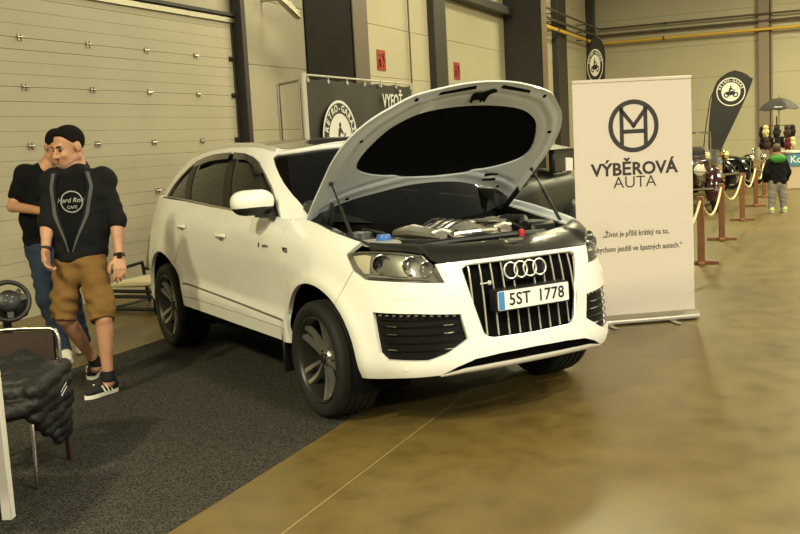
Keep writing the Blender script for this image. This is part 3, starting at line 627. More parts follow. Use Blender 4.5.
mb = MB(); mb.grid(lambda u, v: (-.10+.50*u, -.18+.36*v, 1.085+.085*math.sin(PI*min(1, max(0, u*.9+.12)))**.6*math.sin(PI*min(1, max(0, v*.84+.08)))**.7), 16, 14); mb.build('engine_crown', M_eng, e0)
for sg in (1, -1):
    mb = MB(); mb.tube([(-.08, sg*.30, 1.10), (.15, sg*.31, 1.125), (.38, sg*.24, 1.10)], [.03, .045, .03], 10, flat=(1, 1.3)); mb.build('intake_runner', M_eng, e0)
mb = MB()
for k in range(9): mb.tube([(.14+.02*k, .16, 1.155), (.14+.02*k, .30, 1.15)], .0085, 6)
mb.build('ribbed_plate', M_silver, e0)
for q in np.linspace(-.02, .30, 5): mb = MB(); mb.tube([(q, -.15, 1.135), (q+.02, -.08, 1.172), (q+.02, -.02, 1.178)], .006, 6); mb.build('cover_groove', M_eng2, e0)
for x, y in ((-.06, -.12), (-.06, .12), (.36, -.13), (.36, .13)): mb = MB(); mb.lathe([(0, .01), (.014, .008), (.016, 0), (.016, -.03)], Matrix.Translation((x, y, 1.12)), 12); mb.build('cover_bolt', M_black, e0)
for sg in (1, -1):
    for k in range(6): mb = MB(); x = -.06+.08*k; mb.tube([(x, sg*.17, 1.115), (x+.01, sg*.24, 1.135), (x, sg*.30, 1.12)], .017, 8); mb.build('inlet_pipe', M_eng if k % 2 else M_eng2, e0)
mb = MB(); mb.tube([(.36, -.15, 1.10), (.42, .0, 1.11), (.36, .17, 1.10)], .022, 8); mb.build('front_pipe', M_silver, e0)
mb = MB(); mb.tube([(-.05, .40, 1.10), (.05, .5, 1.13), (.2, .52, 1.13), (.32, .44, 1.1)], .035, 10); mb.build('hose', M_black, bay)
mb = MB(); mb.tube([(.45, -.50, 1.06), (.50, -.2, 1.075), (.50, .15, 1.075), (.44, .5, 1.06)], .022, 8); mb.build('coolant_hose', M_black, bay)
mb = MB(); mb.tube([(-.2, -.5, 1.14), (.05, -.48, 1.12), (.3, -.5, 1.08)], .012, 6); mb.tube([(-.2, .46, 1.14), (.1, .47, 1.12), (.34, .40, 1.09)], .010, 6); mb.build('wiring_loom', M_eng2, bay)
mb = MB(); mb.box((.22, .58, 1.04), (.26, .2, .16), bev=.02); mb.build('battery_box', M_black, bay); mb = MB(); mb.lathe([(.0, .02), (.015, .018), (.02, 0), (.02, -.03)], Matrix.Translation((.50, .27, 1.085)), 14); mb.build('red_cap', pm('red_plastic', (190,30,34), .4), bay)
mb = MB(); mb.box((.20, -.60, 1.03), (.24, .22, .14), bev=.03, seg=2); mb.build('washer_tank', pm('tank_plastic', (150,150,140), .5), bay); mb = MB(); mb.lathe([(0, .018), (.04, .016), (.047, 0), (.047, -.03)], Matrix.Translation((.24, -.585, 1.118)), 16); mb.build('blue_cap', pm('blue_plastic', (60,110,190), .4), bay)
mb = MB(); mb.lathe([(0, .07), (.08, .06), (.11, .0), (.11, -.1)], Matrix.Translation((-.08, -.58, 1.07)), 20); mb.build('strut_tower', M_black, bay); mb = MB(); mb.lathe([(0, .07), (.08, .06), (.11, .0), (.11, -.1)], Matrix.Translation((-.08, .58, 1.07)), 20); mb.build('strut_tower', M_black, bay)
# ---- raised bonnet
HA = math.radians(39.5); HO = np.array((-.36, 0, 1.2)); HX = np.array((math.cos(HA), 0, math.sin(HA))); HN = np.array((-math.sin(HA), 0, math.cos(HA)))
hh = [(.34,0),(.325,.2),(.285,.35),(.22,.56),(.13,.71),(.04,.79),(.03,.82),(.17,.835),(.40,.84),(.60,.842),(.80,.81),(.97,.725),(1.10,.60),(1.18,.50),(1.245,.30),(1.275,.15),(1.285,0)]
HOUT = np.array(hh+[(a, -b) for a, b in hh[-2:0:-1]]); HOUT = smooth_poly(HOUT, 4)
pd = [(.385,0),(.40,.2),(.425,.38),(.46,.53),(.52,.63),(.60,.665),(.70,.65),(.83,.595),(.92,.53),(1.0,.41),(1.04,.25),(1.055,0)]; PAD = smooth_poly(np.array(pd+[(a, -b) for a, b in pd[-2:0:-1]]), 4)
def hmap(a, b, c): return HO+np.multiply.outer(a, HX)+np.multiply.outer(b, (0, 1., 0))+np.multiply.outer(c, HN)
def hood_out(a, b):
    a = np.atleast_1d(a); b = np.atleast_1d(b); d = edge_dist(np.stack([a, b], -1), HOUT[::2])*inside(np.stack([a, b], -1), HOUT)
    return hmap(a, b, .008+.022*(1-np.exp(-d/.03))+.075*(1-(b/.85)**2)*(1-np.exp(-d/.16)))
def hood_in(a, b):
    a = np.atleast_1d(a); b = np.atleast_1d(b); d = edge_dist(np.stack([a, b], -1), HOUT[::2])*inside(np.stack([a, b], -1), HOUT)
    st = lambda x, c, w: 1/(1+np.exp(-np.clip((x-c)/w, -30, 30)))
    c = -.004-.016*st(d, .05, .012)+.008*np.exp(-((d-.11)/.018)**2)
    c += .052*(1-(b/.85)**2)*(1-np.exp(-d/.16))
    return hmap(a, b, c)
hood = panel('bonnet', M_paint, car, HOUT, [], hood_out, step=.035, rim=0, facing=HN)
panel('bonnet_frame', M_inpaint, hood, HOUT, [PAD], hood_in, step=.022, rim=.012, facing=-HN)
panel('insulation_pad', M_pad, hood, PAD, [], lambda a, b: hood_in(a, b)+HN*.012, step=.05, rim=0, facing=-HN)
for sg in (1, -1):
    sl = [(1.25,.10),(1.20,.33),(1.178,.34),(1.225,.09)]
    panel('slot', M_dark, hood, [(p, sg*q) for p, q in sl], [], hood_in, step=.03, rim=.004, off=.003, facing=-HN)
    for p, q in ((.805,.715),(1.145,.475),(.229,.60)): panel('hole', M_dark, hood, [(p+.014*math.cos(t), sg*q+.014*math.sin(t)) for t in np.linspace(0, 2*PI, 13)[:-1]], [], hood_in, step=.02, rim=.002, off=.002, facing=-HN)
for a0 in (.31, .355): panel('vent', M_dark, hood, [(a0, .42), (a0, .53), (a0+.022, .53), (a0+.022, .42)], [], hood_in, step=.03, rim=.003, off=.002, facing=-HN)
ram = [(-.075,.0),(-.07,.04),(-.05,.052),(-.01,.05),(.02,.065),(.045,.085),(.07,.095),(.10,.085),(.098,.075),(.075,.07),(.06,.03),(.055,.005),(.06,-.03),(.048,-.03),(.045,-.005),(.03,-.0),(.03,-.03),(.02,-.03),(.015,-.002),(-.03,-.005),(-.05,-.005),(-.05,-.035),(-.062,-.035),(-.065,-.01)]
panel('bull_cutout', M_dark, hood, [(1.135+b*.95, -.02+a*.85) for a, b in ram], [], hood_in, step=.03, rim=.012, off=.016, facing=-HN)
for sg in (1, -1):
    A = Vector((.27, -sg*.795, 1.085)); T = HO+HX*.42+np.array((0, -sg*.785, 0)); T = Vector(T)-Vector(HN)*.015
    mb = MB(); mb.tube([A, A.lerp(T, .62)], .011, 8); mb.tube([A.lerp(T, .6), T], .006, 8); mb.ball(A, .016, 8, 6); mb.ball(T, .016, 8, 6); mb.build('gas_strut', M_black, car)
    mb = MB(); mb.tube([(-.33, -sg*.72, 1.15), (-.25, -sg*.72, 1.20), (-.12, -sg*.74, 1.32)], .016, 8, flat=(1.4, .7)); mb.build('bonnet_hinge', M_black, car)
# ---- mirrors, handles, badges
for sg in (1, -1):
    c = Vector((-.72, -sg*1.035, 1.345)); mb = MB(); V = []
    def mir(u, v, k=1.0, zlo=-.45):
        th = u*2*PI; ph = zlo*PI/2+(PI/2-zlo*PI/2)*v
        e = lambda t, p: math.copysign(abs(t)**p, t)
        return c+Vector((.095*k*e(math.cos(th), .8)*max(0, math.cos(ph))**.7, -sg*(.15*k*e(math.sin(th), .8)*max(0, math.cos(ph))**.6), .082*k*e(math.sin(ph), .9)))
    mb.grid(lambda u, v: mir(u, v), 32, 14); m0 = mb.build('wing_mirror', M_paint, car)
    mb = MB(); mb.grid(lambda u, v: c+(mir(u, v, .97, -1)-c)*1.0-Vector((0, 0, .012)), 32, 14); mb.tube([c+Vector((.0, sg*.02, -.085)), c+Vector((.01, sg*.12, -.095)), Vector((-.66, -sg*.90, 1.235))], [.03, .035, .05], 10, flat=(.7, 1.5)); mb.build('mirror_foot', M_black, m0)
    for s0, z0 in ((3.216-.06, 1.069), (4.175-.12, 1.099)):
        q = PL(np.array(sg*s0), np.array(z0)); h = MB(); h.grid(lambda u, v: (q[0]-.11+.22*u, q[1]-sg*(.004+.035*math.sin(PI*u)**.5*math.sin(PI*v)), q[2]-.018+.036*v), 14, 6); hd = h.build('door_handle', M_paint, car)
        MB().ball((q[0], q[1], q[2]-.012), (.06, .004, .03), 16, 8).build('handle_cup', M_silver, hd)
    q = PL(np.array(sg*1.99), np.array(1.035)); a = frame((q[0], q[1]-sg*.004, q[2]), (sg, 0, 0), (0, 0, 1)); text_mb('V12', .045, a, .002, .0008).build('wing_badge', M_txt, car)
    q = PL(np.array(sg*2.33), np.array(1.045)); a = frame((q[0], q[1]-sg*.004, q[2]), (sg, 0, 0), (0, 0, 1)); mb = MB(); mb.prism(round_poly([(-.10,-.014),(-.085,-.018),(-.075,.014),(-.09,.018)], .003), 0, .002, a); text_mb('quattro', .034, a@Matrix.Translation((.02, 0, 0)), .001, 0, mb=mb); mb.build('door_badge', pm('badge_grey', (96,94,88), .4) if sg == 1 else bpy.data.materials['badge_grey'], car)
# ---- wheels
M_barrel = pm('rim_barrel_grey', (62,61,58), .4, metal=.6)
def wheel():
    M = Matrix.Rotation(PI/2, 4, 'X')          # local +z -> -y (outward on the right side)
    mb = MB(); prof = [(.272,.118),(.285,.136),(.31,.146),(.335,.146),(.352,.138),(.364,.120),(.369,.095)]
    for g in (.07, .025, -.025, -.07): prof += [(.370, g+.014), (.362, g+.010), (.362, g-.002), (.370, g-.006)]
    prof += [(.369,-.095),(.364,-.120),(.352,-.138),(.335,-.146),(.30,-.146),(.272,-.118)]
    mb.lathe(prof, M, 64); w = mb.build('wheel', M_rub, car, ang=50)
    mb = MB(); mb.lathe([(.276,.120),(.274,.132),(.266,.134),(.258,.126),(.252,.105),(.246,.06),(.242,-.1)], M, 64); mb.build('rim_barrel', M_barrel, w)
    mb = MB(); mb.lathe([(0,.094),(.03,.094),(.036,.088),(.036,.075)], M, 24, 1); mb.lathe([(.036,.082),(.06,.078),(.075,.06),(.078,.03)], M, 30)
    for k in range(5):
        for e in (-1, 1):
            a0 = 2*PI*k/5+e*.20; a1 = 2*PI*k/5+e*.155; V = []
            for t in np.linspace(0, 1, 9):
                r = .045+.212*t; an = a0*(1-t)+a1*t+e*.07*math.sin(PI*t)*.5; hw = .013+.006*t; z = .080+.034*t-.014*math.sin(PI*t); u = Vector((math.cos(an), math.sin(an), 0)); p = Vector((-u.y, u.x, 0))
                V += [M@(u*r+p*hw*.75+Vector((0, 0, z))), M@(u*r-p*hw*.75+Vector((0, 0, z))), M@(u*r-p*hw*1.1+Vector((0, 0, z-.03))), M@(u*r+p*hw*1.1+Vector((0, 0, z-.03)))]
            mb.add(V, [(4*i+j, 4*i+(j+1) % 4, 4*i+4+(j+1) % 4, 4*i+4+j) for i in range(8) for j in range(4)])
    for k in range(5): a1 = 2*PI*k/5+PI/5; mb.ball(M@Vector((.05*math.cos(a1), .05*math.sin(a1), .083)), .009, 8, 5, mi=1)
    mb.build('rim', [M_rim, M_black], w)
    mb = MB(); mb.lathe([(0,.03),(.10,.03),(.10,.02),(.195,.02),(.195,-.01),(0,-.01)], M, 40); mb.build('brake_disc', pm('brake_iron', (70,68,66), .4, metal=.7), w)
    mb = MB(); mb.lathe([(.24,-.02),(.0,-.02)], M, 32); mb.build('wheel_back', M_dark, w)
    return w
# added black patch standing in for the bonnet's shade at each pillar foot
for sg in (1, -1): panel('pillar_foot', M_black, car, [(sg*a, b) for a, b in [(.10,-.02),(.168,-.02),(.172,.10),(.172,.18),(.12,.06)]], [], PG, step=.05, rim=.004, sc=SCG, off=.006, facing=(1, -sg, .3))
w0 = wheel(); w0.location = (-.02, -.835, .37)
for x, y in ((-3.02,-.835),(-.02,.835),(-3.02,.835)):
    w = copy_tree(w0, car); w.location = (x, y, .37)
    if y > 0: w.rotation_euler = (0, 0, PI)
for xw in (-.03, -3.03):
    for sg in (1, -1):
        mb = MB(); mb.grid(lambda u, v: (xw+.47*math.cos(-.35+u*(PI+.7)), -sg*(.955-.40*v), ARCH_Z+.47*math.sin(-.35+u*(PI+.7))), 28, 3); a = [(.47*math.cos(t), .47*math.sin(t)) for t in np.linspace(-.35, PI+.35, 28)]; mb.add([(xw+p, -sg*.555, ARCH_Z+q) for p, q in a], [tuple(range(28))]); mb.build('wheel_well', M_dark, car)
        if xw > -1: mb = MB(); mb.box((-.545, -sg*.83, .33), (.025, .26, .26), bev=.006); mb.build('mud_flap', M_black, car)
mb = MB(); mb.box((-1.53, 0, .42), (2.0, 1.72, .22), bev=.03); mb.box((-1.7, .0, .38), (4.2, 1.05, .2), bev=.03); mb.box((.50, 0, .43), (.30, 1.2, .1), bev=.03); mb.build('underbody', M_dark, car)
# ---------------------------------------------------------------- roll-up banner
M_print = pm('banner_print_white', (214,204,190), .5); M_ink = pm('banner_ink', (46,43,39), .55)
BLp = Vector((-1.97, 8.37, 0)); bu = (Vector((-1.06, 8.92, 0))-BLp).normalized()
ban = empty('roll_up_banner', BLp, math.atan2(bu.y, bu.x)); tag(ban, 'white roll-up banner with a round black emblem standing beside the white car', 'banner')
mb = MB(); mb.box((.532, 0, 1.09), (1.064, .004, 2.06), bev=0); mb.box((.532, 0, 2.115), (1.07, .02, .03), bev=.006); fab = mb.build('printed_sheet', M_print, ban)
mb = MB(); mb.prism(round_poly([(-.09,.012),(.09,.012),(.085,.05),(.03,.085),(-.03,.085),(-.085,.05)], .012), -.005, 1.075, frame((0, 0, 0), (0, 1, 0), (0, 0, 1))); mb.build('base_housing', M_alu, ban)
for x in (.25, .82):
    mb = MB(); mb.box((x, -.12, .008), (.05, .24, .012), bev=.004); mb.build('foot', M_alu, ban)
mb = MB(); mb.tube([(.532, .03, .05), (.532, .03, 2.1)], .012, 8); mb.build('support_pole', M_alu, ban)
fb = lambda x, z: frame((x, -.0025, z), (1, 0, 0), (0, 0, 1))
mb = MB(); a = fb(.537, 1.722); n = 56
V = [a@Vector((r*math.cos(2*PI*k/n), r*math.sin(2*PI*k/n), .001)) for r in (.226, .186) for k in range(n)]; mb.add(V, [(k, (k+1) % n, n+(k+1) % n, n+k) for k in range(n)], sm=False)
for poly in ([(-.125,-.165),(-.09,-.165),(-.09,.165),(-.125,.165)], [(.09,-.165),(.125,-.165),(.125,.165),(.09,.165)], [(-.10,-.063),(.10,-.063),(.10,-.028),(-.10,-.028)], [(-.125,.178),(-.10,.155),(.022,.0),(-.0,-.022),(-.125,.13)], [(.125,.178),(.10,.155),(-.022,.0),(0,-.022),(.125,.13)]): mb.prism(poly, .0, .0012, a)
mb.build('emblem', M_ink, fab)
text_mb('VÝBĚROVÁ', .150, fb(.537, 1.352), .0008, .0045, sx=1.02).build('heading', M_ink, fab)
text_mb('AUTA', .142, fb(.537, 1.238), .0008, -.0005, sx=1.04).build('subheading', M_ink, fab)
text_mb('„Život je příliš krátký na to,', .068, fb(.535, .795), .0008, .0008, sx=.80).build('quote', M_ink, fab)
text_mb('abychom jezdili ve špatných autech.“', .068, fb(.555, .665), .0008, .0008, sx=.80).build('quote', M_ink, fab)

# ---------------------------------------------------------------- fence banner on its frame
M_vinyl = pm('grey_vinyl', (46,41,37), .5, var=(3,.12)); M_wpole = pm('white_pole', (205,200,186), .4)
fbn = empty('fence_banner', (-5.34, 9.83, 0), PI/2); tag(fbn, 'dark grey vinyl banner with a round logo on a white frame behind the white car', 'banner')
def sheet(u, v):
    x = .03+3.08*u; z = .62+1.85*v; return (x, .012*math.sin(9*u+2*v)+.006*math.sin(23*u), z-.02*math.sin(PI*u*6)**2*(v > .9))
mb = MB(); mb.grid(sheet, 60, 20); mb.grid(lambda u, v: Vector(sheet(u, v))+Vector((0, .004, 0)), 60, 20, flip=True); vs = mb.build('vinyl_sheet', M_vinyl, fbn)
mb = MB(); mb.tube([(0, 0, 0), (0, 0, 2.52)], .03, 10); mb.tube([(3.14, 0, 0), (3.14, 0, 2.5)], .02, 10); mb.tube([(0, 0, 2.50), (3.14, 0, 2.50)], .012, 8); mb.build('frame', M_wpole, fbn)
for k in range(7): mb = MB(); mb.tube([(.08+.5*k, -.02, 2.44), (.08+.5*k, .02, 2.44)], .022, 10); mb.tube([(.08+.5*k, -.015, 2.44), (.08+.5*k, -.015, 2.51)], .006, 6); mb.build('eyelet', M_wpole, fbn)
def roundel(parent, a, R, words, vis=True, M_l=None, M_d=None, bike=True):
    M_l = M_l or M_white; M_d = M_d or M_vinyl; n = 48
    def disc(r0, r1, z, name, m):
        mb = MB(); V = [a@Vector((r*math.cos(2*PI*k/n), r*math.sin(2*PI*k/n), z)) for r in (r1, r0) for k in range(n)]
        mb.add(V, [(k, (k+1) % n, n+(k+1) % n, n+k) for k in range(n)] if r0 > 0 else [tuple(range(n))], sm=False); return mb.build(name, m, parent)
    d0 = disc(0, R, .001, 'roundel', M_l); disc(.66*R, .93*R, .002, 'roundel_band', M_d)
    mb = MB(); L = len(words)
    for i, ch in enumerate(words):
        if ch == ' ': continue
        t = PI/2+(L-1-2*i)*.5*(2.75/L); M = a@Matrix.Rotation(t-PI/2, 4, 'Z')@Matrix.Translation((0, .795*R, .003)); text_mb(ch, .25*R, M, .0005, .006*R, mb=mb)
    mb.build('roundel_text', M_l, parent)
    if bike:
        mb = MB(); s = R*.5; T = lambda x, y: a@Vector((x*s, y*s, .004))
        for cx in (-.62, .62): V = [T(cx+r*math.cos(2*PI*k/20), -.42+r*math.sin(2*PI*k/20)) for r in (.38, .22) for k in range(20)]; mb.add(V, [(k, (k+1) % 20, 20+(k+1) % 20, 20+k) for k in range(20)], sm=False)
        for poly in ([(-.62,-.45),(-.2,-.5),(.2,-.45),(.62,-.38),(.45,.12),(.15,.12),(-.3,.05),(-.8,.0)], [(.38,-.1),(.62,.3),(.5,.34),(.3,.05)], [(-.32,.05),(-.12,.05),(.02,.35),(.30,.22),(.34,.3),(.05,.62),(-.2,.55)], [(-.14,.62),(.06,.6),(.1,.78),(0,.88),(-.13,.82)]): mb.add([T(*p) for p in poly], [tuple(range(len(poly)))], sm=False)
        mb.build('rider_silhouette', M_d, parent)
roundel(vs, frame((.80, -.022, 1.77), (1, 0, 0), (0, 0, 1)), .46, 'RETRO-GARÁŽ')
text_mb('VYFOŤ', .25, frame((2.42, -.024, 2.24), (1, 0, 0), (0, 0, 1)), .001, .004, sx=.85).build('lettering', M_white, vs)
text_mb('SE', .25, frame((2.18, -.024, 1.93), (1, 0, 0), (0, 0, 1)), .001, .004, sx=.85).build('lettering', M_white, vs)
hr = empty('pipe_frame', (-5.74, 9.95, 0)); tag(hr, 'slim grey pipe frame standing left of the fence banner', 'frame')
mb = MB(); mb.tube([(0, 0, 0), (0, 0, 2.42)], .02, 8); mb.tube([(0, .0, 2.42), (.33, -.1, 2.44)], .015, 8); mb.tube([(.33, -.1, 0), (.33, -.1, 2.44)], .015, 8); mb.build('pipes', M_alu, hr); mb = MB(); mb.box((0, 0, .01), (.3, .3, .02), bev=.004); mb.box((.33, -.1, .01), (.12, .12, .02), bev=.004); mb.build('base_plates', M_alu, hr)

# ---------------------------------------------------------------- vintage cars
M_brass = pm('brass', (214,180,96), .2, metal=1); M_rope = pm('cream_rope', (214,200,160), .8, bump=(120,.3)); M_wood = pm('brown_post', (126,84,52), .45, var=(8,.12))
M_tyre2 = pm('old_tyre', (26,25,24), .8)
M_lampglass = pm('headlamp_glass', (225,222,205), .15, coat=.5)
M_lampglass2 = pm('brass_headlamp_glass', (222,206,160), .15, coat=.5)
def vintage(name, label, loc, rz, paint, closed=False, low=False, lampr=.12, lampmat=None, lampmetal=None, lampz=.88, scr=1.57, lx=1.42):
    t = empty(name, loc, rz); tag(t, label, 'car', None)
    H = .98
    def body(u, v):                      # bonnet + tub loft
        x = 1.35-3.0*u; w = np.interp(u, [0, .3, .42, .9, 1], [.30, .44, .62, .64, .45]); top = np.interp(u, [0, .3, .4, .9, 1], [1.0, 1.06, 1.08, 1.08, .9])*(.8 if low else 1)+(.2*np.interp(u, [.2, .42, .9, 1], [0, 1, 1, .6]) if closed else 0); bot = .50
        a = v*2*PI; c, s = math.cos(a), math.sin(a); e = lambda q, p: math.copysign(abs(q)**p, q)
        return (x, w*e(c, .45), (top+bot)/2+(top-bot)/2*e(s, .5))
    mb = MB(); mb.grid(body, 30, 28); mb.add([body(0, k/28) for k in range(28)], [tuple(range(28))]); mb.add([body(1, k/28) for k in range(28)], [tuple(range(28))[::-1]]); mb.build('body', paint, t)
    mb = MB(); mb.box((1.37, 0, .78), (.06, .5, .55), bev=.03, seg=2); mb.build('radiator', M_chrome, t)
    for k in range(9): pass
    mb = MB(); mb.box((-.2, 0, .46), (2.9, .7, .1), bev=.02); mb.build('chassis', M_dark, t)
    for sg in (1, -1):
        for xw, fr in ((.95, 1), (-1.15, 0)):
            def fen(u, v):
                th = (-.25+u*(PI+.5)); r = .45; x = xw+r*1.06*math.cos(th); z = .38+r*math.sin(th); bow = .055*math.sin(PI*v)
                y = sg*(.50+.28*v); return (x+bow*math.cos(th), y, z+bow*math.sin(th))
            mb = MB(); mb.grid(fen, 22, 6, flip=sg > 0); mb.grid(lambda u, v: Vector(fen(u, v))-Vector((.0, 0, .012)), 22, 6, flip=sg < 0); mb.build('mudguard', paint, t)
            M = Matrix.Translation((xw, sg*.66, .38))@Matrix.Rotation(-sg*PI/2, 4, 'X')
            mb = MB(); mb.lathe([(.29,.055),(.34,.065),(.375,.045),(.38,0),(.375,-.045),(.34,-.065),(.29,-.055)], M, 36); wh = mb.build('wheel', M_tyre2, t)
            mb = MB(); mb.lathe([(.295,.05),(.285,.0),(.295,-.05)], M, 30); mb.lathe([(0,.09),(.05,.08),(.06,.02)], M, 16)
            for k in range(12): a = 2*PI*k/12; mb.tube([M@Vector((.05*math.cos(a), .05*math.sin(a), .05)), M@Vector((.29*math.cos(a), .29*math.sin(a), .0))], .009, 5)
            mb.build('spoked_rim', paint if not low else M_chrome, wh)
        mb = MB(); mb.box((-.1, sg*.68, .42), (1.3, .22, .03), bev=.01); mb.build('running_board', M_black, t)
        q = Vector((lx, sg*.37, lampz)); M = seg_mat(q-Vector((.12, 0, 0)), q)
        mb = MB(); mb.lathe([(.0,-.06),(lampr*.6,-.03),(lampr*.95,.06),(lampr*1.02,.12),(lampr*.95,.135)], M, 22); mb.tube([q-Vector((.06, 0, lampr*.8)), q-Vector((.06, 0, .32))], .015, 6); lp = mb.build('headlight', lampmetal or M_chrome, t)
        mb = MB(); mb.lathe([(lampr*.95,.13),(lampr*.6,.15),(0,.158)], M, 22); mb.build('lamp_glass', lampmat or M_lampglass, lp)
    mb = MB(); mb.tube([(1.55, -.62, .5), (1.6, -.3, .5), (1.6, .3, .5), (1.55, .62, .5)], .022, 8); mb.tube([(1.5, -.55, lampz-.06), (1.46, 0, lampz+.02), (1.5, .55, lampz-.06)], .01, 6); mb.build('bumper_bar', M_chrome, t)
    if closed:
        z0, z1 = 1.26, 1.50
        for sg in (1, -1):
            for x, wd in ((.10, .08), (-.98, .86)): mb = MB(); mb.box((x, sg*.60, (z0+z1)/2), (wd, .06, z1-z0+.04), bev=.015); mb.build('pillar', paint, t)
        mb = MB(); mb.grid(lambda u, v: (.26-1.72*u, (v-.5)*1.30, 1.49+.13*(math.sin(PI*min(.97, max(.03, u)))**.4)*(1-(abs(v-.5)*2)**4*.8)), 16, 14); mb.grid(lambda u, v: (.26-1.72*u, (v-.5)*1.30, 1.485), 4, 4, flip=True); mb.build('roof', paint, t)
    elif not low:
        fr = [(.42, -.60, 1.04), (.36, -.60, scr), (.36, .60, scr), (.42, .60, 1.04)]
        mb = MB(); mb.tube(fr+[], .016, 8); mb.tube([(.42, -.52, 1.10), (.42, .52, 1.10)], .014, 8); mb.tube([(.36, 0, scr), (.42, 0, 1.06)], .01, 6); ws = mb.build('windscreen_frame', M_chrome, t)
        mb = MB(); mb.grid(lambda u, v: (.42-.06*v, -.59+1.18*u, 1.06+(scr-1.07)*v), 2, 2); mb.build('windscreen_glass', M_lens, ws)
        mb = MB(); mb.box((-.45, 0, 1.12), (.25, 1.0, .32), bev=.08, seg=3); mb.build('seat_back', M_seat, t)
    else:
        mb = MB(); mb.grid(lambda u, v: (.4-2.0*u, (v-.5)*1.36, .88+.14*math.sin(PI*min(1, u*1.1))**.6*(1-(abs(v-.5)*2)**3)), 14, 12); mb.build('cover_sheet', M_dark, t)
    return t
M_vblack = pm('vintage_black', (10,10,10), .18, coat=.6); M_maroon = pm('vintage_maroon', (46,11,13), .2, coat=.6); M_vgreen = pm('vintage_dark_green', (12,20,16), .2, coat=.6)
sed = vintage('vintage_saloon', 'black vintage saloon with open side windows behind the raised bonnet of the white car', (-3.64, 10.6, 0), -PI/2-.02, pm('saloon_black', (9,9,9), .45), closed=True, lampz=.97, lampmat=M_lampglass2, lampmetal=M_brass, lampr=.10)
vintage('vintage_car', 'maroon vintage tourer with a raised windscreen just behind the roll-up banner', (-2.76, 21.2, 0), -1.45, M_maroon, lampr=.115, lampz=.86)
vt = vintage('vintage_car', 'black vintage tourer with round brass headlights, middle of the roped-off old cars', (-3.48, 25.2, 0), -.42, M_vblack, lampmat=M_lampglass2, lampmetal=M_brass, lampr=.10, lampz=.92, scr=1.35); vt.scale = (1.1, 1.15, 1.08); vt.location.x -= .28
vintage('vintage_roadster', 'low dark green roadster under a black cover, farthest of the roped-off old cars', (-2.95, 28.6, 0), -.36, M_vgreen, low=True, lampr=.09, lampz=.80)
sed.scale = (1.15, 1.2, 1.0)
mb = MB(); mb.prism([(-.08,-.09),(.11,-.10),(.12,.05),(-.11,.08)], 0, .002, frame((-2.86, 11.72, 1.34), (.5, .86, .05), (-.05, -.1, 1)))
tag(mb.build('paper_sheet', M_white), 'white information sheet propped on the black vintage saloon', 'paper')
# ---------------------------------------------------------------- rope posts
PO = [(-1.40, 12.54), (-1.40, 15.23), (-1.34, 18.38), (-1.30, 21.5), (-1.28, 24.1)]
lbs = ['nearest brown rope post, at the edge of the roll-up banner', 'second brown rope post from the roll-up banner', 'third brown rope post from the roll-up banner', 'fourth brown rope post from the roll-up banner', 'farthest brown rope post, near the child']
def post():
    p = empty('rope_post', (0, 0, 0)); mb = MB(); mb.box((0, 0, .43), (.085, .085, .82), bev=.008); mb.build('post', M_wood, p)
    mb = MB(); mb.box((0, 0, .022), (.42, .075, .044), bev=.006); mb.box((0, 0, .02), (.075, .42, .04), bev=.006); mb.build('cross_foot', M_wood, p)
    mb = MB(); mb.tube([(-.06, 0, .80), (.06, 0, .80)], .009, 8); mb.build('rope_hook', M_brass, p); return p
p0 = post()
for i, (x, y) in enumerate(PO):
    o = p0 if i == 0 else copy_tree(p0); o.location = (x, y, 0); o.rotation_euler = (0, 0, .12); tag(o, lbs[i], 'post', 'brown rope posts beside the old cars')
PP = [(-1.5, 10.4)]+PO
rl = ['cream rope from the nearest post back to the roll-up banner', 'cream rope hanging between the nearest and second posts', 'cream rope hanging between the second and third posts', 'cream rope hanging between the third and fourth posts', 'cream rope hanging between the fourth and farthest posts']
for i in range(5):
    a, b = PP[i], PP[i+1]; pts = [(a[0]+(b[0]-a[0])*t, a[1]+(b[1]-a[1])*t, .80-.30*(1-(2*t-1)**2)) for t in np.linspace(.015, .985, 18)]
    tag(MB().tube(pts, .016, 8).build('barrier_rope', M_rope), rl[i], 'rope', 'ropes between the brown posts')
# ---------------------------------------------------------------- feather flags
M_flag = pm('flag_cloth_black', (38,36,34), .6, var=(2,.1)); M_flag2 = pm('flag_cloth_jet', (18,17,18), .6)
def flag(loc, rz, outline, pole, ctr, R, lab, mat, text):
    t = empty('feather_flag', loc, rz); tag(t, lab, 'flag')
    ol = smooth_poly(outline, 4)
    mb = MB(); mb.prism(ol.tolist(), -.003, .003, frame((0, 0, 0), (1, 0, 0), (0, 0, 1))); sh = mb.build('cloth', mat, t)
    mb = MB(); mb.tube([(q[0], .0, q[1]) for q in pole], .014, 8); mb.build('pole', M_black, t)
    mb = MB(); mb.tube([(pole[0][0]-.2, 0, .02), (pole[0][0]+.2, 0, .02)], .02, 6); mb.tube([(pole[0][0], -.2, .02), (pole[0][0], .2, .02)], .02, 6); mb.build('cross_base', M_black, t)
    roundel(sh, frame((ctr[0], -.006, ctr[1]), (1, 0, 0), (0, 0, 1)), R, text, M_d=mat); return t
k = 1.075/40.5   # metres per photograph pixel at the flag's distance
fo = [(706.7-731,150),(706.7-731,132.5),(709-731,114.5),(712.7-731,95),(718-731,81.5),(727-731,74),(736-731,71.3),(745-731,74.3),(751-731,79),(752.3-731,82),(743.5-731,101),(731.5-731,123.5),(722.5-731,140),(717-731,150)]
fo = [((a-(y-91.7)*-.05)*k, 2.56+(91.7-y)*k) for a, y in fo]
flag((-2.26, 27.52, 0), .30, fo, [(-.75, 0), (-.73, 1.0), (-.67, 1.55), (-.54, 2.37), (-.36, 2.80), (-.1, 3.04), (.13, 3.1)], (0, 2.56), .37, 'black drop-shaped flag with a motorbike roundel standing behind the roped-off old cars', M_flag, 'RETRO-GARÁŽ')
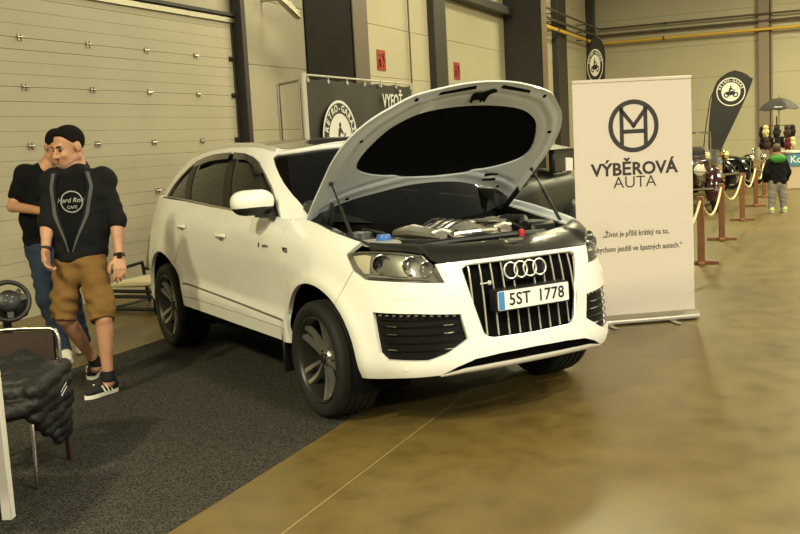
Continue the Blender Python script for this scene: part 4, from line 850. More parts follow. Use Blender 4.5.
fo2 = [(a*2.1, b) for a, b in [(-.14,1.6),(-.16,2.85),(-.17,3.3),(-.08,3.68),(.05,3.80),(.18,3.66),(.24,3.4),(.22,2.9),(.20,1.6)]]
flag((-4.73, 22.3, 0), -.86, fo2, [(-.32, 0), (-.34, 2.5), (-.34, 3.3), (-.15, 3.68), (.10, 3.80)], (.05, 3.17), .36, 'black feather flag showing above the top left of the roll-up banner', M_flag2, 'RETRO-GARÁŽ')
# ---------------------------------------------------------------- parasol, toy stand and counter far behind the child
M_umb = pm('umbrella_cloth', (27,25,23), .7)
um = empty('parasol', (-1.08, 27.5, 0)); tag(um, 'small black parasol standing by the back wall beyond the child', 'parasol')
mb = MB(); mb.grid(lambda u, v: ((.02+.50*v)*math.cos(2*PI*u), (.02+.50*v)*math.sin(2*PI*u), 2.32-.30*v**2.0-.012*math.cos(16*PI*u)*v), 64, 8); cn = mb.build('canopy', M_umb, um)
mb = MB(); mb.tube([(0, 0, 0), (0, 0, 2.40)], .014, 8); mb.build('shaft', M_alu, um); mb = MB(); mb.lathe([(0,.06),(.08,.06),(.2,.02),(.2,0)], None, 20); mb.build('base', M_black, um)
mb = MB(); mb.box((.0, -.46, 2.075), (.20, .012, .05), Matrix.Rotation(.35, 3, 'X'), bev=.002); mb.build('white_tag', M_white, cn)
M_toy = [pm('toy_black', (24,22,22), .9), pm('toy_red', (92,28,26), .9), pm('toy_brown', (62,40,27), .9), pm('toy_pink', (200,140,120), .9), pm('toy_cream', (214,196,150), .9)]
st = empty('toy_stand', (-1.1, 26.6, 0)); tag(st, 'tiered stand hung with caps and soft toys behind the child', 'stand')
mb = MB(); mb.tube([(0, 0, 0), (0, 0, 1.85)], .018, 8); mb.box((0, 0, .02), (.36, .36, .04), bev=.01); mb.build('pole', M_black, st)
for z in (1.62, 1.32):
    mb = MB()
    for i in range(4): a = i*PI/4; mb.tube([(-.36*math.cos(a), -.36*math.sin(a), z), (.36*math.cos(a), .36*math.sin(a), z)], .008, 6)
    mb.build('arm', M_black, st)
rg = random.Random(7)
for z, n in ((1.60, 8), (1.30, 9)):
    for i in range(n):
        a = 2*PI*i/n+z; r = .34+.04*rg.random(); c = Vector((-1.1+r*math.cos(a), 26.6+r*math.sin(a), z-.13-.05*rg.random())); m = M_toy[[0, 0, 1, 0, 2, 0, 1, 4, 3][i] if z < 1.5 else [0, 0, 0, 4, 0, 2, 0, 0][i]]
        ty = empty('soft_toy', c, rg.uniform(-1, 1)); tag(ty, 'soft toy on the %s tier of the stand, %s' % ('upper' if z > 1.5 else 'lower', {0: 'black', 1: 'red', 2: 'brown', 3: 'pink', 4: 'cream'}[M_toy.index(m)]), 'toy', 'soft toys on the %s tier, %s' % ('upper' if z > 1.5 else 'lower', {0: 'black', 1: 'red', 2: 'brown', 3: 'pink', 4: 'cream'}[M_toy.index(m)]))
        mb = MB(); mb.ball((0, 0, 0), (.085, .085, .10), 12, 8); mb.ball((0, 0, .11), .07, 12, 8)
        for s in (1, -1): mb.ball((s*.07, 0, .0), (.035, .03, .05), 8, 6); mb.ball((s*.045, 0, -.08), (.035, .04, .05), 8, 6); mb.ball((s*.045, 0, .15), .024, 8, 6)
        mb.build('plush_body', m, ty)
ct = empty('sales_counter', (-.36, 27.3, 0), .25); tag(ct, 'low counter with a blue sign and white top at the right edge beyond the child', 'counter')
mb = MB(); mb.box((.0, 0, .93), (1.3, .6, .05), bev=.01); mb.build('counter_top', M_white, ct); mb = MB(); mb.box((0, 0, .45), (1.2, .5, .90), bev=.01); mb.build('cabinet', pm('counter_cream', (196,176,150), .6), ct)
mb = MB(); mb.box((0, -.265, .74), (1.2, .02, .32), bev=.004); sgn = mb.build('sign_panel', pm('sign_blue', (70,140,172), .5), ct); text_mb('Kont', .24, frame((-.28, -.277, .74), (1, 0, 0), (0, 0, 1)), .001, .004).build('sign_text', M_white, sgn)
# ---------------------------------------------------------------- chair, jacket, table in the near left corner
M_chair = pm('brown_vinyl', (58,48,44), .4, bump=(150,.05)); M_chr2 = pm('chair_chrome', (190,186,176), .22, metal=1); M_maroonleg = pm('chair_leg_dark', (62,38,40), .35, metal=.5)
ch = empty('stacking_chair', (-4.04, 3.87, .006), math.radians(23)); tag(ch, 'chrome-framed chair with a dark brown back pad and a jacket heaped on it', 'chair')
mb = MB(); mb.box((0, 0, .44), (.42, .42, .05), bev=.02, seg=3); mb.build('seat', M_chair, ch)
mb = MB(); mb.grid(lambda u, v: (-.205+.41*u, .235+.025*math.sin(PI*u)-.016, .585+.155*v), 14, 6); mb.grid(lambda u, v: (-.205+.41*u, .235+.025*math.sin(PI*u)+.016, .585+.155*v), 14, 6, flip=True); mb.build('back_pad', M_chair, ch)
bk = [(.225, .21, .44), (.228, .235, .60), (.226, .245, .70), (.21, .25, .745), (.18, .255, .755), (0, .275, .757), (-.18, .255, .755), (-.21, .25, .745), (-.226, .245, .70), (-.228, .235, .60), (-.225, .21, .44)]
mb = MB(); mb.tube(bk, .0115, 10); mb.tube([(-.22, .237, .585), (0, .262, .583), (.22, .237, .585)], .009, 8); mb.build('back_frame', M_chr2, ch)
for s in (1, -1):
    mb = MB(); mb.tube([(s*.22, -.20, .43), (s*.222, -.225, .40), (s*.222, -.24, .0)], .011, 10); mb.build('leg', M_chr2, ch)
    mb = MB(); mb.tube([(s*.225, .21, .46), (s*.223, .225, .3), (s*.22, .245, .0)], .012, 10); mb.build('leg', M_maroonleg, ch)
    mb = MB(); mb.tube([(s*.222, -.21, .425), (s*.222, .21, .425)], .010, 8); mb.build('side_rail', M_chr2, ch)
tb = empty('table', (-3.56, 3.39, .006), math.radians(23)); tag(tb, 'white wooden table with a square leg at the left edge of the photo', 'table')
M_wt = pm('white_painted_wood', (226,222,206), .45)
for x, y in ((0, 0), (-1.1, 0), (0, -.65), (-1.1, -.65)): mb = MB(); mb.box((x-.02, y-.02, .345), (.05, .05, .69), bev=.004); mb.build('leg', M_wt, tb)
mb = MB(); mb.box((-.57, -.345, .705), (1.15, .70, .03), bev=.004); mb.build('table_top', M_wt, tb); mb = MB()
for y in (-.02, -.67): mb.box((-.57, y, .65), (1.05, .02, .08), bev=.003)
for x in (-.02, -1.12): mb.box((x, -.345, .65), (.02, .6, .08), bev=.003)
mb.build('apron', M_wt, tb)
# racing wheel on its stand
rw = empty('wheel_stand', (-5.10, 5.0, .006), math.radians(52)); tag(rw, 'black racing wheel on a stand at the left edge behind the chair', 'wheel stand')
mb = MB(); mb.box((0, .12, .02), (.45, .06, .04), bev=.01); mb.box((0, .25, .02), (.06, .6, .04), bev=.01); mb.box((0, .5, .02), (.45, .06, .04), bev=.01); mb.tube([(0, .25, .03), (0, .2, .62)], .03, 10); mb.build('frame', M_black, rw)
mb = MB(); mb.box((0, .14, .70), (.26, .24, .15), bev=.03, seg=2); mb.build('motor_base', M_black, rw)
M_wr = pm('wheel_leather', (30,26,25), .5); a = Matrix.Translation((0, -.02, .755))@Matrix.Rotation(math.radians(72), 4, 'X')
mb = MB(); mb.tube([a@Vector((.132*math.cos(t), .132*math.sin(t), 0)) for t in np.linspace(0, 2*PI, 41)[:-1]], .016, 10, closed=True); rim = mb.build('rim', M_wr, rw)
mb = MB(); mb.lathe([(0,.03),(.055,.03),(.075,.015),(.075,-.03),(.05,-.12)], a, 22)
for t in (0.15, PI-.15, -PI/2): mb.box(a@Vector((.09*math.cos(t), .09*math.sin(t), 0)), (.085, .045, .014), a.to_3x3()@Matrix.Rotation(t, 3, 'Z'), bev=.004)
for t in (.75, PI-.75): mb.box(a@Vector((.085*math.cos(t), .085*math.sin(t), -.03)), (.06, .03, .01), a.to_3x3()@Matrix.Rotation(t, 3, 'Z'), bev=.003)
mb.build('hub', M_black, rw); mb = MB()
for i in range(4): mb.ball(a@Vector((.025*math.cos(i*PI/2+.4), .025*math.sin(i*PI/2+.4)+.01, .032)), .008, 8, 5)
mb.build('buttons', M_silver, rw)
# lounge chair by the roller door
lg = empty('lounge_chair', (-6.93, 8.60, 0)); tag(lg, 'low black-framed lounge chair with a cream cushion between the men and white car', 'chair')
M_fr = pm('black_frame_paint', (18,18,18), .4)
for s in (1, -1):
    mb = MB(); x = s*.36; mb.tube([(x, -.02, 0), (x, 0, .40), (x, .08, .44), (x, .62, .47), (x, .70, .0)], .022, 8); mb.tube([(x, 0, .03), (x, .70, .03)], .018, 8); mb.build('side_frame', M_fr, lg)
mb = MB()
for y, z in ((0, .03), (0, .23), (.68, .25), (.0, .17)): mb.tube([(-.36, y, z), (.36, y, z)], .02, 8)
mb.tube([(-.36, .62, .40), (.36, .62, .40)], .02, 8); mb.build('cross_rails', M_fr, lg)
def cush(u, v): th = u*2*PI; e = lambda q, p: math.copysign(abs(q)**p, q); return (-.33+.66*v, .33+.36*e(math.cos(th), .5), .31+.05*math.sin(PI*v)**.3*e(math.sin(th), .6)+.03*(v-.4))
mb = MB(); mb.grid(cush, 32, 16); mb.build('seat_cushion', pm('cream_cushion', (214,202,164), .8), lg)
mb = MB(); mb.box((0, .70, .58), (.64, .10, .44), Matrix.Rotation(-.3, 3, 'X'), bev=.045, seg=3); mb.build('back_cushion', pm('grey_cushion', (120,112,92), .8), lg)
J = {
 'a_head': (-5.03, 5.63, 1.8),
 'a_neck': (-5.0, 5.66, 1.65),
 'a_chest': (-4.95, 5.6, 1.47),
 'a_belly': (-4.93, 5.55, 1.22),
 'a_pelvis': (-4.93, 5.56, 0.98),
 'a_shL': (-4.83, 5.75, 1.55),
 'a_elL': (-4.7, 5.7, 1.24),
 'a_wrL': (-4.63, 5.61, 0.99),
 'a_haL': (-4.59, 5.57, 0.89),
 'a_fiL': (-4.57, 5.53, 0.79),
 'a_shR': (-5.1, 5.54, 1.56),
 'a_elR': (-5.1, 5.44, 1.26),
 'a_wrR': (-5.04, 5.33, 1.07),
 'a_haR': (-5.02, 5.28, 0.99),
 'a_fiR': (-4.98, 5.25, 0.89),
 'a_hipL': (-4.85, 5.57, 0.95),
 'a_knL': (-4.69, 5.45, 0.57),
 'a_anL': (-4.71, 5.47, 0.13),
 'a_hipR': (-5.01, 5.52, 0.96),
 'a_knR': (-5.02, 5.42, 0.57),
 'a_anR': (-5.09, 5.79, 0.15),
 'a_toeL': (-4.66, 5.22, 0.05),
 'a_toeR': (-5.05, 5.69, 0.03),
 'b_head': (-5.97, 6.54, 1.81),
 'b_neck': (-6.09, 6.53, 1.67),
 'b_chest': (-6.13, 6.47, 1.49),
 'b_belly': (-6.12, 6.44, 1.24),
 'b_pelvis': (-6.11, 6.43, 1.0),
 'b_shR': (-6.17, 6.38, 1.6),
 'b_elR': (-6.24, 6.27, 1.33),
 'b_wrR': (-5.87, 6.2, 1.29),
 'b_haR': (-5.76, 6.18, 1.27),
 'b_fiR': (-5.67, 6.19, 1.26),
 'b_shL': (-6.09, 6.61, 1.57),
 'b_elL': (-6.02, 6.58, 1.29),
 'b_wrL': (-5.81, 6.42, 1.25),
 'b_haL': (-5.71, 6.36, 1.25),
 'b_fiL': (-5.63, 6.33, 1.24),
 'b_hipR': (-6.13, 6.4, 0.98),
 'b_knR': (-5.97, 6.26, 0.54),
 'b_anR': (-5.91, 6.36, 0.1),
 'b_hipL': (-6.1, 6.5, 0.96),
 'b_knL': (-5.84, 6.42, 0.52),
 'b_anL': (-5.97, 6.66, 0.12),
 'b_toeR': (-5.7, 6.19, -0.02),
 'b_toeL': (-5.87, 6.45, 0.02),
 'c_head': (-0.82, 19.92, 1.18),
 'c_neck': (-0.82, 19.9, 1.05),
 'c_pelvis': (-0.8, 19.84, 0.58)
}
SH = {
 'aL': ((-4.739, 5.527, 0.0), (-4.769, 5.339, 0.0)),
 'aR': ((-5.353, 6.103, 0.0), (-5.13, 5.749, 0.0)),
 'bR': ((-6.067, 6.496, 0.0), (-5.644, 6.12, -0.0)),
 'bL': ((-6.173, 6.937, 0.0), (-5.947, 6.536, 0.0)),
 'cL': ((-0.931, 20.031, 0.0), (-0.874, 19.361, 0.0)),
 'cR': ((-0.688, 19.968, 0.0), (-0.62, 19.513, 0.0)),
}
# ---------------------------------------------------------------- soft bodies: smooth-union distance fields turned into one continuous mesh
class Field:
    def __init__(s, lo, hi, h):
        s.lo = np.array(lo, float); s.h = h; s.n = np.ceil((np.array(hi)-s.lo)/h).astype(int)+1; s.F = np.full(s.n, .3, np.float32)
    def win(s, lo, hi):
        a = np.clip(np.floor((lo-s.lo)/s.h).astype(int), 0, s.n-1); b = np.clip(np.ceil((hi-s.lo)/s.h).astype(int)+1, 1, s.n)
        g = np.meshgrid(*[s.lo[i]+s.h*np.arange(a[i], b[i]) for i in range(3)], indexing='ij'); return tuple(slice(a[i], b[i]) for i in range(3)), np.stack(g, -1)
    def mix(s, w, d, k, sub=False):
        A = s.F[w]
        if sub: A2 = -A; B = d
        else: A2 = A; B = d
        hh = np.clip(.5+.5*(A2-B)/k, 0, 1); r = A2*(1-hh)+B*hh-k*hh*(1-hh); s.F[w] = -r if sub else r
    def rc(s, a, b, ra, rb, k=.02, sub=False, R=None, sc=(1, 1, 1), fn=None):
        a = np.array(a, float); b = np.array(b, float); m = max(ra, rb)*max(1, max(sc))+.06+k
        w, P = s.win(np.minimum(a, b)-m, np.maximum(a, b)+m)
        if R is not None: T = lambda v: (v@R.T)/np.array(sc); P = T(P); a = T(a); b = T(b)
        ab = b-a; t = np.clip(((P-a)@ab)/(ab@ab+1e-12), 0, 1); d = np.linalg.norm(P-a-t[..., None]*ab, axis=-1)-(ra+(rb-ra)*t)
        if R is not None: d = d*min(sc)
        if fn is not None: d = d+fn(t)
        s.mix(w, d, k, sub); return s
    def el(s, c, r, R=None, k=.02, sub=False):
        c = np.array(c, float); r = np.array(r, float); m = r.max()+.05+k; w, P = s.win(c-m, c+m); q = P-c
        if R is not None: q = q@R.T
        k0 = np.linalg.norm(q/r, axis=-1); k1 = np.linalg.norm(q/r**2, axis=-1)+1e-9; s.mix(w, k0*(k0-1)/k1, k, sub); return s
    def path(s, pts, rad, k=.02):
        for i in range(len(pts)-1): s.rc(pts[i], pts[i+1], rad[i], rad[i+1], k)
        return s
    def all(s): return s.win(s.lo, s.lo+s.h*s.n)[1]
    def cut(s, p, n):             # remove the side n points to
        n = np.array(n, float); n /= np.linalg.norm(n); P = s.all(); d = ((P-np.array(p))@n); s.F = np.maximum(s.F, d.astype(np.float32)); return s
    def mesh(s, name, mat, parent, smooth=1):
        F = s.F.copy(); F[0] = F[-1] = .1; F[:, 0] = F[:, -1] = .1; F[:, :, 0] = F[:, :, -1] = .1
        n = np.array(F.shape); S = F < 0
        C = [S[i:n[0]-1+i, j:n[1]-1+j, k:n[2]-1+k] for i in (0, 1) for j in (0, 1) for k in (0, 1)]
        cnt = sum(c.astype(np.int8) for c in C); act = (cnt > 0) & (cnt < 8); ids = -np.ones(act.shape, np.int64); ij = np.argwhere(act); ids[act] = np.arange(len(ij))
        acc = np.zeros((len(ij), 3)); num = np.zeros(len(ij))
        for ax in range(3):
            o = [x for x in range(3) if x != ax]
            for u in (0, 1):
                for v in (0, 1):
                    p = ij.copy(); p[:, o[0]] += u; p[:, o[1]] += v; q = p.copy(); q[:, ax] += 1
                    f0 = F[tuple(p.T)]; f1 = F[tuple(q.T)]; m = (f0 < 0) != (f1 < 0); t = np.where(m, f0/(f0-f1+1e-20), 0)
                    pt = p.astype(float); pt[:, ax] += t; acc[m] += pt[m]; num[m] += 1
        V = acc/num[:, None]*s.h+s.lo; Q = []
        for ax in range(3):
            a, b = [(1, 2), (2, 0), (0, 1)][ax]; sl0 = [slice(None)]*3; sl1 = [slice(None)]*3; sl0[ax] = slice(0, -1); sl1[ax] = slice(1, None)
            A = S[tuple(sl0)]; B = S[tuple(sl1)]; e = np.argwhere(A != B); e = e[(e[:, a] > 0) & (e[:, b] > 0) & (e[:, a] < n[a]-1) & (e[:, b] < n[b]-1)]
            c = []
            for da, db in ((-1, -1), (0, -1), (0, 0), (-1, 0)): z = e.copy(); z[:, a] += da; z[:, b] += db; c.append(ids[tuple(z.T)])
            c = np.stack(c, 1); fl = ~A[tuple(e.T)]; c[fl] = c[fl][:, ::-1]; Q.append(c)
        Q = np.vstack(Q); Q = Q[(Q >= 0).all(1)]
        for _ in range(smooth):
            sm = np.zeros_like(V); k = np.zeros(len(V))
            for i in range(4):
                for j in (1, 3): np.add.at(sm, Q[:, i], V[Q[:, (i+j) % 4]]); np.add.at(k, Q[:, i], 1)
            V = V*.4+.6*sm/np.maximum(k, 1)[:, None]
        o = V.mean(0)*0; me = bpy.data.meshes.new(name); base = np.array(parent.matrix_basis.translation) if parent is not None else o
        me.from_pydata((V-base).tolist(), [], Q.tolist()); me.update(); me.materials.append(mat); me.polygons.foreach_set('use_smooth', [True]*len(me.polygons))
        return link(name, me, parent)
def unit(v): v = np.array(v, float); return v/np.linalg.norm(v)
def basis(fwd, up):                # rows: right(x), forward(y), up(z)
    f = unit(fwd); r = unit(np.cross(f, up)); return np.array([r, f, np.cross(r, f)])
def head_shape(Fd, c, R, s=1.0, ears=True):
    L = lambda x, y, z: np.array(c)+(np.array((x, y, z))*s)@R
    Fd.el(L(0, -.015, .035), np.array((.077, .098, .090))*s, R, .02); Fd.el(L(0, .032, -.045), np.array((.060, .068, .082))*s, R, .03); Fd.el(L(0, .068, -.103), np.array((.026, .024, .022))*s, R, .025)
    Fd.rc(L(-.055, .0, -.07), L(-.02, .06, -.10), .022*s, .02*s, .02); Fd.rc(L(.055, .0, -.07), L(.02, .06, -.10), .022*s, .02*s, .02)
    Fd.rc(L(-.034, .082, .022), L(.034, .082, .022), .013*s, .013*s, .012)
    for e in (-1, 1): Fd.el(L(e*.032, .104, -.002), np.array((.018, .016, .012))*s, R, .012, True); Fd.el(L(e*.036, .076, -.035), np.array((.02, .018, .016))*s, R, .015)
    Fd.rc(L(0, .093, .008), L(0, .121, -.036), .009*s, .0135*s, .008); Fd.rc(L(-.014, .104, -.040), L(.014, .104, -.040), .010*s, .010*s, .006)
    Fd.rc(L(-.018, .090, -.063), L(.018, .090, -.063), .009*s, .009*s, .006); Fd.rc(L(-.015, .089, -.075), L(.015, .089, -.075), .009*s, .009*s, .006)
    if ears:
        for e in (-1, 1): Fd.el(L(e*.080, -.012, -.008), np.array((.011, .024, .034))*s, R, .008)
    return L
def hand(Fd, W, D, side, nrm, curl=.5, s=1.0):
    """wrist W, direction D, thumb side, palm normal (fingers curl towards it)"""
    W = np.array(W); D = unit(D); side = unit(side-np.dot(side, D)*D); nrm = unit(np.cross(D, side))*(1 if np.dot(np.cross(D, side), nrm) > 0 else -1)
    lens = [(.042, .026, .021), (.047, .029, .022), (.043, .027, .021), (.034, .021, .018)]
    for i, off in enumerate((.032, .011, -.010, -.030)):
        kn = W+D*(.088-.004*abs(i-1))*s+side*off*s; Fd.rc(W+side*off*.55*s, kn, .017*s, .013*s, .012); p = kn; th = .15+curl*.35
        for j, l in enumerate(lens[i]):
            q = p+(D*math.cos(th)+nrm*math.sin(th)+side*off*.8*(1-j*.4))*l*s; Fd.rc(p, q, (.0105-.001*j)*s, (.0098-.0013*j)*s, .004); p = q; th += curl*(.55+.12*i)
    b = W+D*.022*s+side*.026*s; m = b+(D*.034+side*.030+nrm*.014)*s; e = m+(D*.030+side*.006+nrm*.010)*s; t = e+(D*.024-side*.002+nrm*.008)*s
    Fd.rc(b, m, .016*s, .0125*s, .01); Fd.rc(m, e, .0115*s, .0105*s, .004); Fd.rc(e, t, .0105*s, .008*s, .004)
def shoe(parent, heel, toe, up_mat, sole_mat, stripes=None, hgt=.085, L=None):
    h = np.array(heel, float); t = np.array(toe, float); h[2] = t[2] = 0; d = unit(t-h); n = np.array((-d[1], d[0], 0)); Ln = L or .30; c = (h+t)/2; h = c-d*Ln/2; t = c+d*Ln/2
    P = lambda a, b, z: h+d*a*Ln+n*b+np.array((0, 0, z+.008))
    f = Field(P(.5, 0, 0)-.24, P(.5, 0, 0)+.24, .0075); R = np.array([n, d, (0, 0, 1)])
    f.rc(P(.13, 0, .055), P(.35, 0, .06), .042, .046, .02); f.rc(P(.35, 0, .055), P(.84, 0, .04), .046, .034, .03, R=R, sc=(1.12, 1, .85)); f.rc(P(.17, 0, .06), P(.20, 0, hgt+.015), .040, .043, .02); f.rc(P(.25, 0, .08), P(.55, 0, .065), .03, .026, .02)
    f.cut(P(0, 0, .022), (0, 0, -1)); f.el(P(.2, 0, hgt+.07), (.034, .034, .05), None, .01, True)
    o = f.mesh('shoe', up_mat, parent)
    base = np.array(parent.matrix_basis.translation); ol = []
    for a in np.linspace(0, 2*PI, 40)[:-1]:
        x = .5-.5*math.cos(a); wd = np.interp(x, [0, .06, .2, .45, .72, .9, 1], [0, .030, .040, .040, .050, .036, 0]); ol.append((x, math.copysign(wd, math.sin(a)) if abs(math.sin(a)) > 1e-6 else 0))
    mb = MB(); ring = lambda z, g: [Vector(P(x, b*g, z)-base) for x, b in ol]; n0 = len(ol); V = ring(0, .97)+ring(.008, 1.02)+ring(.026, 1.0); mb.add(V, [tuple(range(n0))[::-1], tuple(range(2*n0, 3*n0))]+[(k*n0+i, k*n0+(i+1) % n0, (k+1)*n0+(i+1) % n0, (k+1)*n0+i) for k in (0, 1) for i in range(n0)]); mb.build('sole', sole_mat, o)
    if stripes is not None:
        for e in (-1, 1):
            for i in range(3): x = .36+.10*i; mb = MB(); mb.tube([Vector(P(x-.05, e*.053, .03)-base), Vector(P(x+.02, e*.044, .078)-base)], .009, 6, flat=(1.0, .5)); mb.build('stripe', stripes, o)
    return o
M_skin = pm('skin', (186,138,108), .5, var=(14,.05)); M_skin2 = pm('skin_tan', (182,134,104), .5, var=(14,.05))
M_hair = pm('dark_hair', (20,15,13), .9, spec=.15, bump=(120,.5)); M_stub = pm('stubble', (158,122,100), .7); M_eye = pm('eye_dark', (40,28,22), .3); M_lip = pm('lip', (160,92,78), .5)
M_tee = pm('black_cotton', (15,15,16), .9, spec=.15); M_jkt = pm('black_jersey', (19,19,21), .85, spec=.2); M_lapel = pm('charcoal_facing', (74,77,78), .8); M_print = M_print; M_greyprint = pm('grey_print', (150,150,146), .7)
M_short = pm('khaki_cotton', (118,88,48), .85, var=(9,.08), spec=.2); M_jean = pm('blue_denim', (44,56,76), .85, var=(9,.18), spec=.2)
M_shoeb = pm('black_suede', (20,20,21), .8); M_shoew = pm('white_leather', (222,216,200), .5); M_sole = pm('white_rubber', (232,226,210), .5); M_sock = pm('black_sock', (16,16,17), .9)
A = lambda n: np.array(J[n])
def wrinkle(f, amp, dirs):
    P = f.all(); w = 0
    for (d, fr, ph) in dirs: w = w+np.sin(P@np.array(d)*fr+ph+1.5*np.sin(P[..., 2]*17+ph))
    f.F += (amp*w).astype(np.float32)
def torso(f, pel, che, shL, shR, r0, r1, k=.04, depth=.62, extra=0):
    S = unit((shL-shR)*np.array((1, 1, 0))); R = np.array([S, np.cross((0, 0, 1), S), (0, 0, 1.)])
    sc = (1, depth, 1); che = che-np.array((0, 0, .075)); f.rc(pel, (pel+che)/2, (r0+extra)/1, (r0+.004+extra), k, R=R, sc=sc); f.rc((pel+che)/2, che+np.array((0, 0, .02)), r0+.004+extra, r1+extra, k, R=R, sc=sc)
    f.rc(shL, shR, .066+extra, .066+extra, k); f.rc(shL, che, .07+extra, .10+extra, k); f.rc(shR, che, .07+extra, .10+extra, k); f.rc((shL+shR)/2+np.array((0, 0, .05)), che, .055+extra, .1+extra, k); return S, R
def brows_eyes(parent, body, L, base):
    for e in (-1, 1):
        mb = MB(); mb.tube([Vector(L(e*.016, .098, .020)-base), Vector(L(e*.034, .099, .027)-base), Vector(L(e*.052, .086, .022)-base)], .0045, 6, flat=(1, .7)); mb.build('eyebrow', M_hair, parent)
        mb = MB(); mb.ball(tuple(L(e*.033, .0885, -.001)-base), (.011, .011, .008), 12, 8); mb.build('eye', M_eye, parent)
    mb = MB(); mb.tube([Vector(L(x, .099-.25*abs(x), -.069)-base) for x in (-.02, -.01, 0, .01, .02)], .0035, 6, flat=(1, .8)); mb.build('lips', M_lip, parent)
def hair_shape(parent, c, R, s, name='hair', mat=None, prof=None, quiff=True):
    L = lambda x, y, z: np.array(c)+(np.array((x, y, z))*s)@R
    f = Field(np.array(c)-.2, np.array(c)+.2, .0075); f.el(L(0, -.016, .038), np.array((.080, .102, .094))*s, R, .01)
    if quiff: f.el(L(0, .008, .100), np.array((.056, .074, .028))*s, R, .02)
    q = (f.all()-np.array(c))@R.T/s; yy = prof or ([-.13, -.04, -.005, .03, .06, .085], [-.09, -.055, .012, .025, .07, .085]); g = np.interp(q[..., 1], yy[0], yy[1])-q[..., 2]
    f.F = np.maximum(f.F, (g*.7*s).astype(np.float32)); return f.mesh(name, mat or M_hair, parent)
def stick_text(mb, target, fdir, name, mat, parent, lift=.003):
    """presses flat lettering onto a cloth mesh along fdir"""
    from mathutils.bvhtree import BVHTree
    bv = BVHTree.FromPolygons([v.co for v in target.data.vertices], [tuple(p.vertices) for p in target.data.polygons]); d = Vector(fdir).normalized(); out = []
    for v in mb.v:
        h = bv.ray_cast(Vector(v)+d*.3, -d, .6); out.append(tuple((h[0]+d*lift) if h[0] is not None else Vector(v)))
    mb.v = out; return mb.build(name, mat, parent)

# ---- front man
pa = empty('person', (-4.88, 5.50, .006)); tag(pa, 'man in black jacket and khaki shorts looking down, walking in front of another man', 'person')
Hd = A('a_head')+np.array((.0, .02, -.015)); Rh = basis((-.24, -.92, -.24), (0, 0, 1)); HS = 1.17
fb = Field((-5.55, 4.95, -.0), (-4.35, 6.15, 1.99), .0085)
L = head_shape(fb, Hd, Rh, HS); nk = A('a_neck')+np.array((-.01, .02, -.02)); fb.rc(L(0, -.035, -.055), nk, .060, .064, .025); fb.rc(nk, A('a_chest'), .07, .07, .04)
torso(fb, A('a_pelvis'), A('a_chest'), A('a_shL')-(0, 0, .02), A('a_shR')-(0, 0, .02), .12, .12, extra=-.015)
for sd in 'LR':
    fb.path([A('a_sh'+sd), A('a_el'+sd), A('a_wr'+sd)], [.055, .045, .031], .015); fb.rc(A('a_el'+sd)+(A('a_wr'+sd)-A('a_el'+sd))*.2, A('a_el'+sd)+(A('a_wr'+sd)-A('a_el'+sd))*.4, .047, .043, .02)
    an = A('a_an'+sd); kn = A('a_kn'+sd); fb.path([A('a_hip'+sd)-(0, 0, .04), kn], [.075, .060], .03); fb.rc(kn, an, .056, .037, .02); back = unit(np.cross(np.cross((-.3, -.95, 0), kn-an), kn-an)); back = back if back[1] > 0 else -back; fb.rc(kn+(an-kn)*.18+back*.018, kn+(an-kn)*.5+back*.012, .048, .038, .03)
    hl, to = np.array(SH['a'+sd][0]), np.array(SH['a'+sd][1]); fb.rc(an, hl*np.array((1, 1, 0))+np.array((0, 0, .06)), .038, .035, .02); fb.rc(an+(0, 0, -.04), (hl+to)/2+np.array((0, 0, .045)), .035, .03, .02)
hand(fb, A('a_wrL'), A('a_fiL')-A('a_wrL'), np.array((-.55, -.8, 0)), np.array((-.8, .5, 0)), .55, 1.12)
hand(fb, A('a_wrR'), A('a_fiR')-A('a_wrR'), np.array((.3, -.9, 0)), np.array((.9, .4, 0)), .7, 1.12)
body = fb.mesh('body', M_skin, pa)
base = np.array(pa.location); brows_eyes(pa, body, L, base); hair_shape(pa, Hd, Rh, HS, prof=([-.13, -.04, -.005, .03, .06, .085], [-.07, -.03, .012, .038, .080, .098]))
f = Field(Hd-.2, Hd+.2, .0075); Lq = lambda x, y, z: Hd+(np.array((x, y, z))*HS)@Rh
f.el(Lq(0, .034, -.047), np.array((.0635, .0705, .085))*HS, Rh, .03); f.el(Lq(0, .069, -.104), np.array((.028, .026, .024))*HS, Rh, .025); f.rc(Lq(-.056, .0, -.07), Lq(-.02, .061, -.10), .0245*HS, .0225*HS, .02); f.rc(Lq(.056, .0, -.07), Lq(.02, .061, -.10), .0245*HS, .0225*HS, .02)
q = (f.all()-Hd)@Rh.T/HS; g = q[..., 2]-np.interp(q[..., 1], [-.05, .0, .05, .09], [-.0, -.04, -.075, -.078]); f.F = np.maximum(f.F, (g*.7).astype(np.float32)); f.mesh('beard', M_stub, pa)
# t-shirt, open jacket, facings and print
shL, shR, che, pel = A('a_shL'), A('a_shR'), A('a_chest'), A('a_pelvis')
ft = Field((-5.5, 5.1, .85), (-4.5, 6.15, 1.75), .0095); S, Rt = torso(ft, pel, che, shL-(0, 0, .02), shR-(0, 0, .02), .165, .178); ft.rc(nk-(0, 0, .05), nk-(0, 0, .025), .085, .076, .03); ft.cut((0, 0, 1.0), (0, 0, -1)); tee = ft.mesh('t_shirt', M_tee, pa)
fj = Field((-5.55, 5.0, .85), (-4.4, 6.2, 1.75), .0095); torso(fj, pel, che, shL-(0, 0, .018), shR-(0, 0, .018), .168, .178, extra=.02)
for sd in 'LR': e = A('a_el'+sd); w = A('a_wr'+sd); fj.path([A('a_sh'+sd), e, e+(w-e)*.10], [.070, .066, .060], .03)
fj.rc(nk+np.array((0, .025, -.05)), nk+np.array((.0, .035, -.015)), .088, .080, .02)
wrinkle(fj, .0028, [((1, .4, .8), 38, 0), ((-.7, .3, 1), 46, 2)])
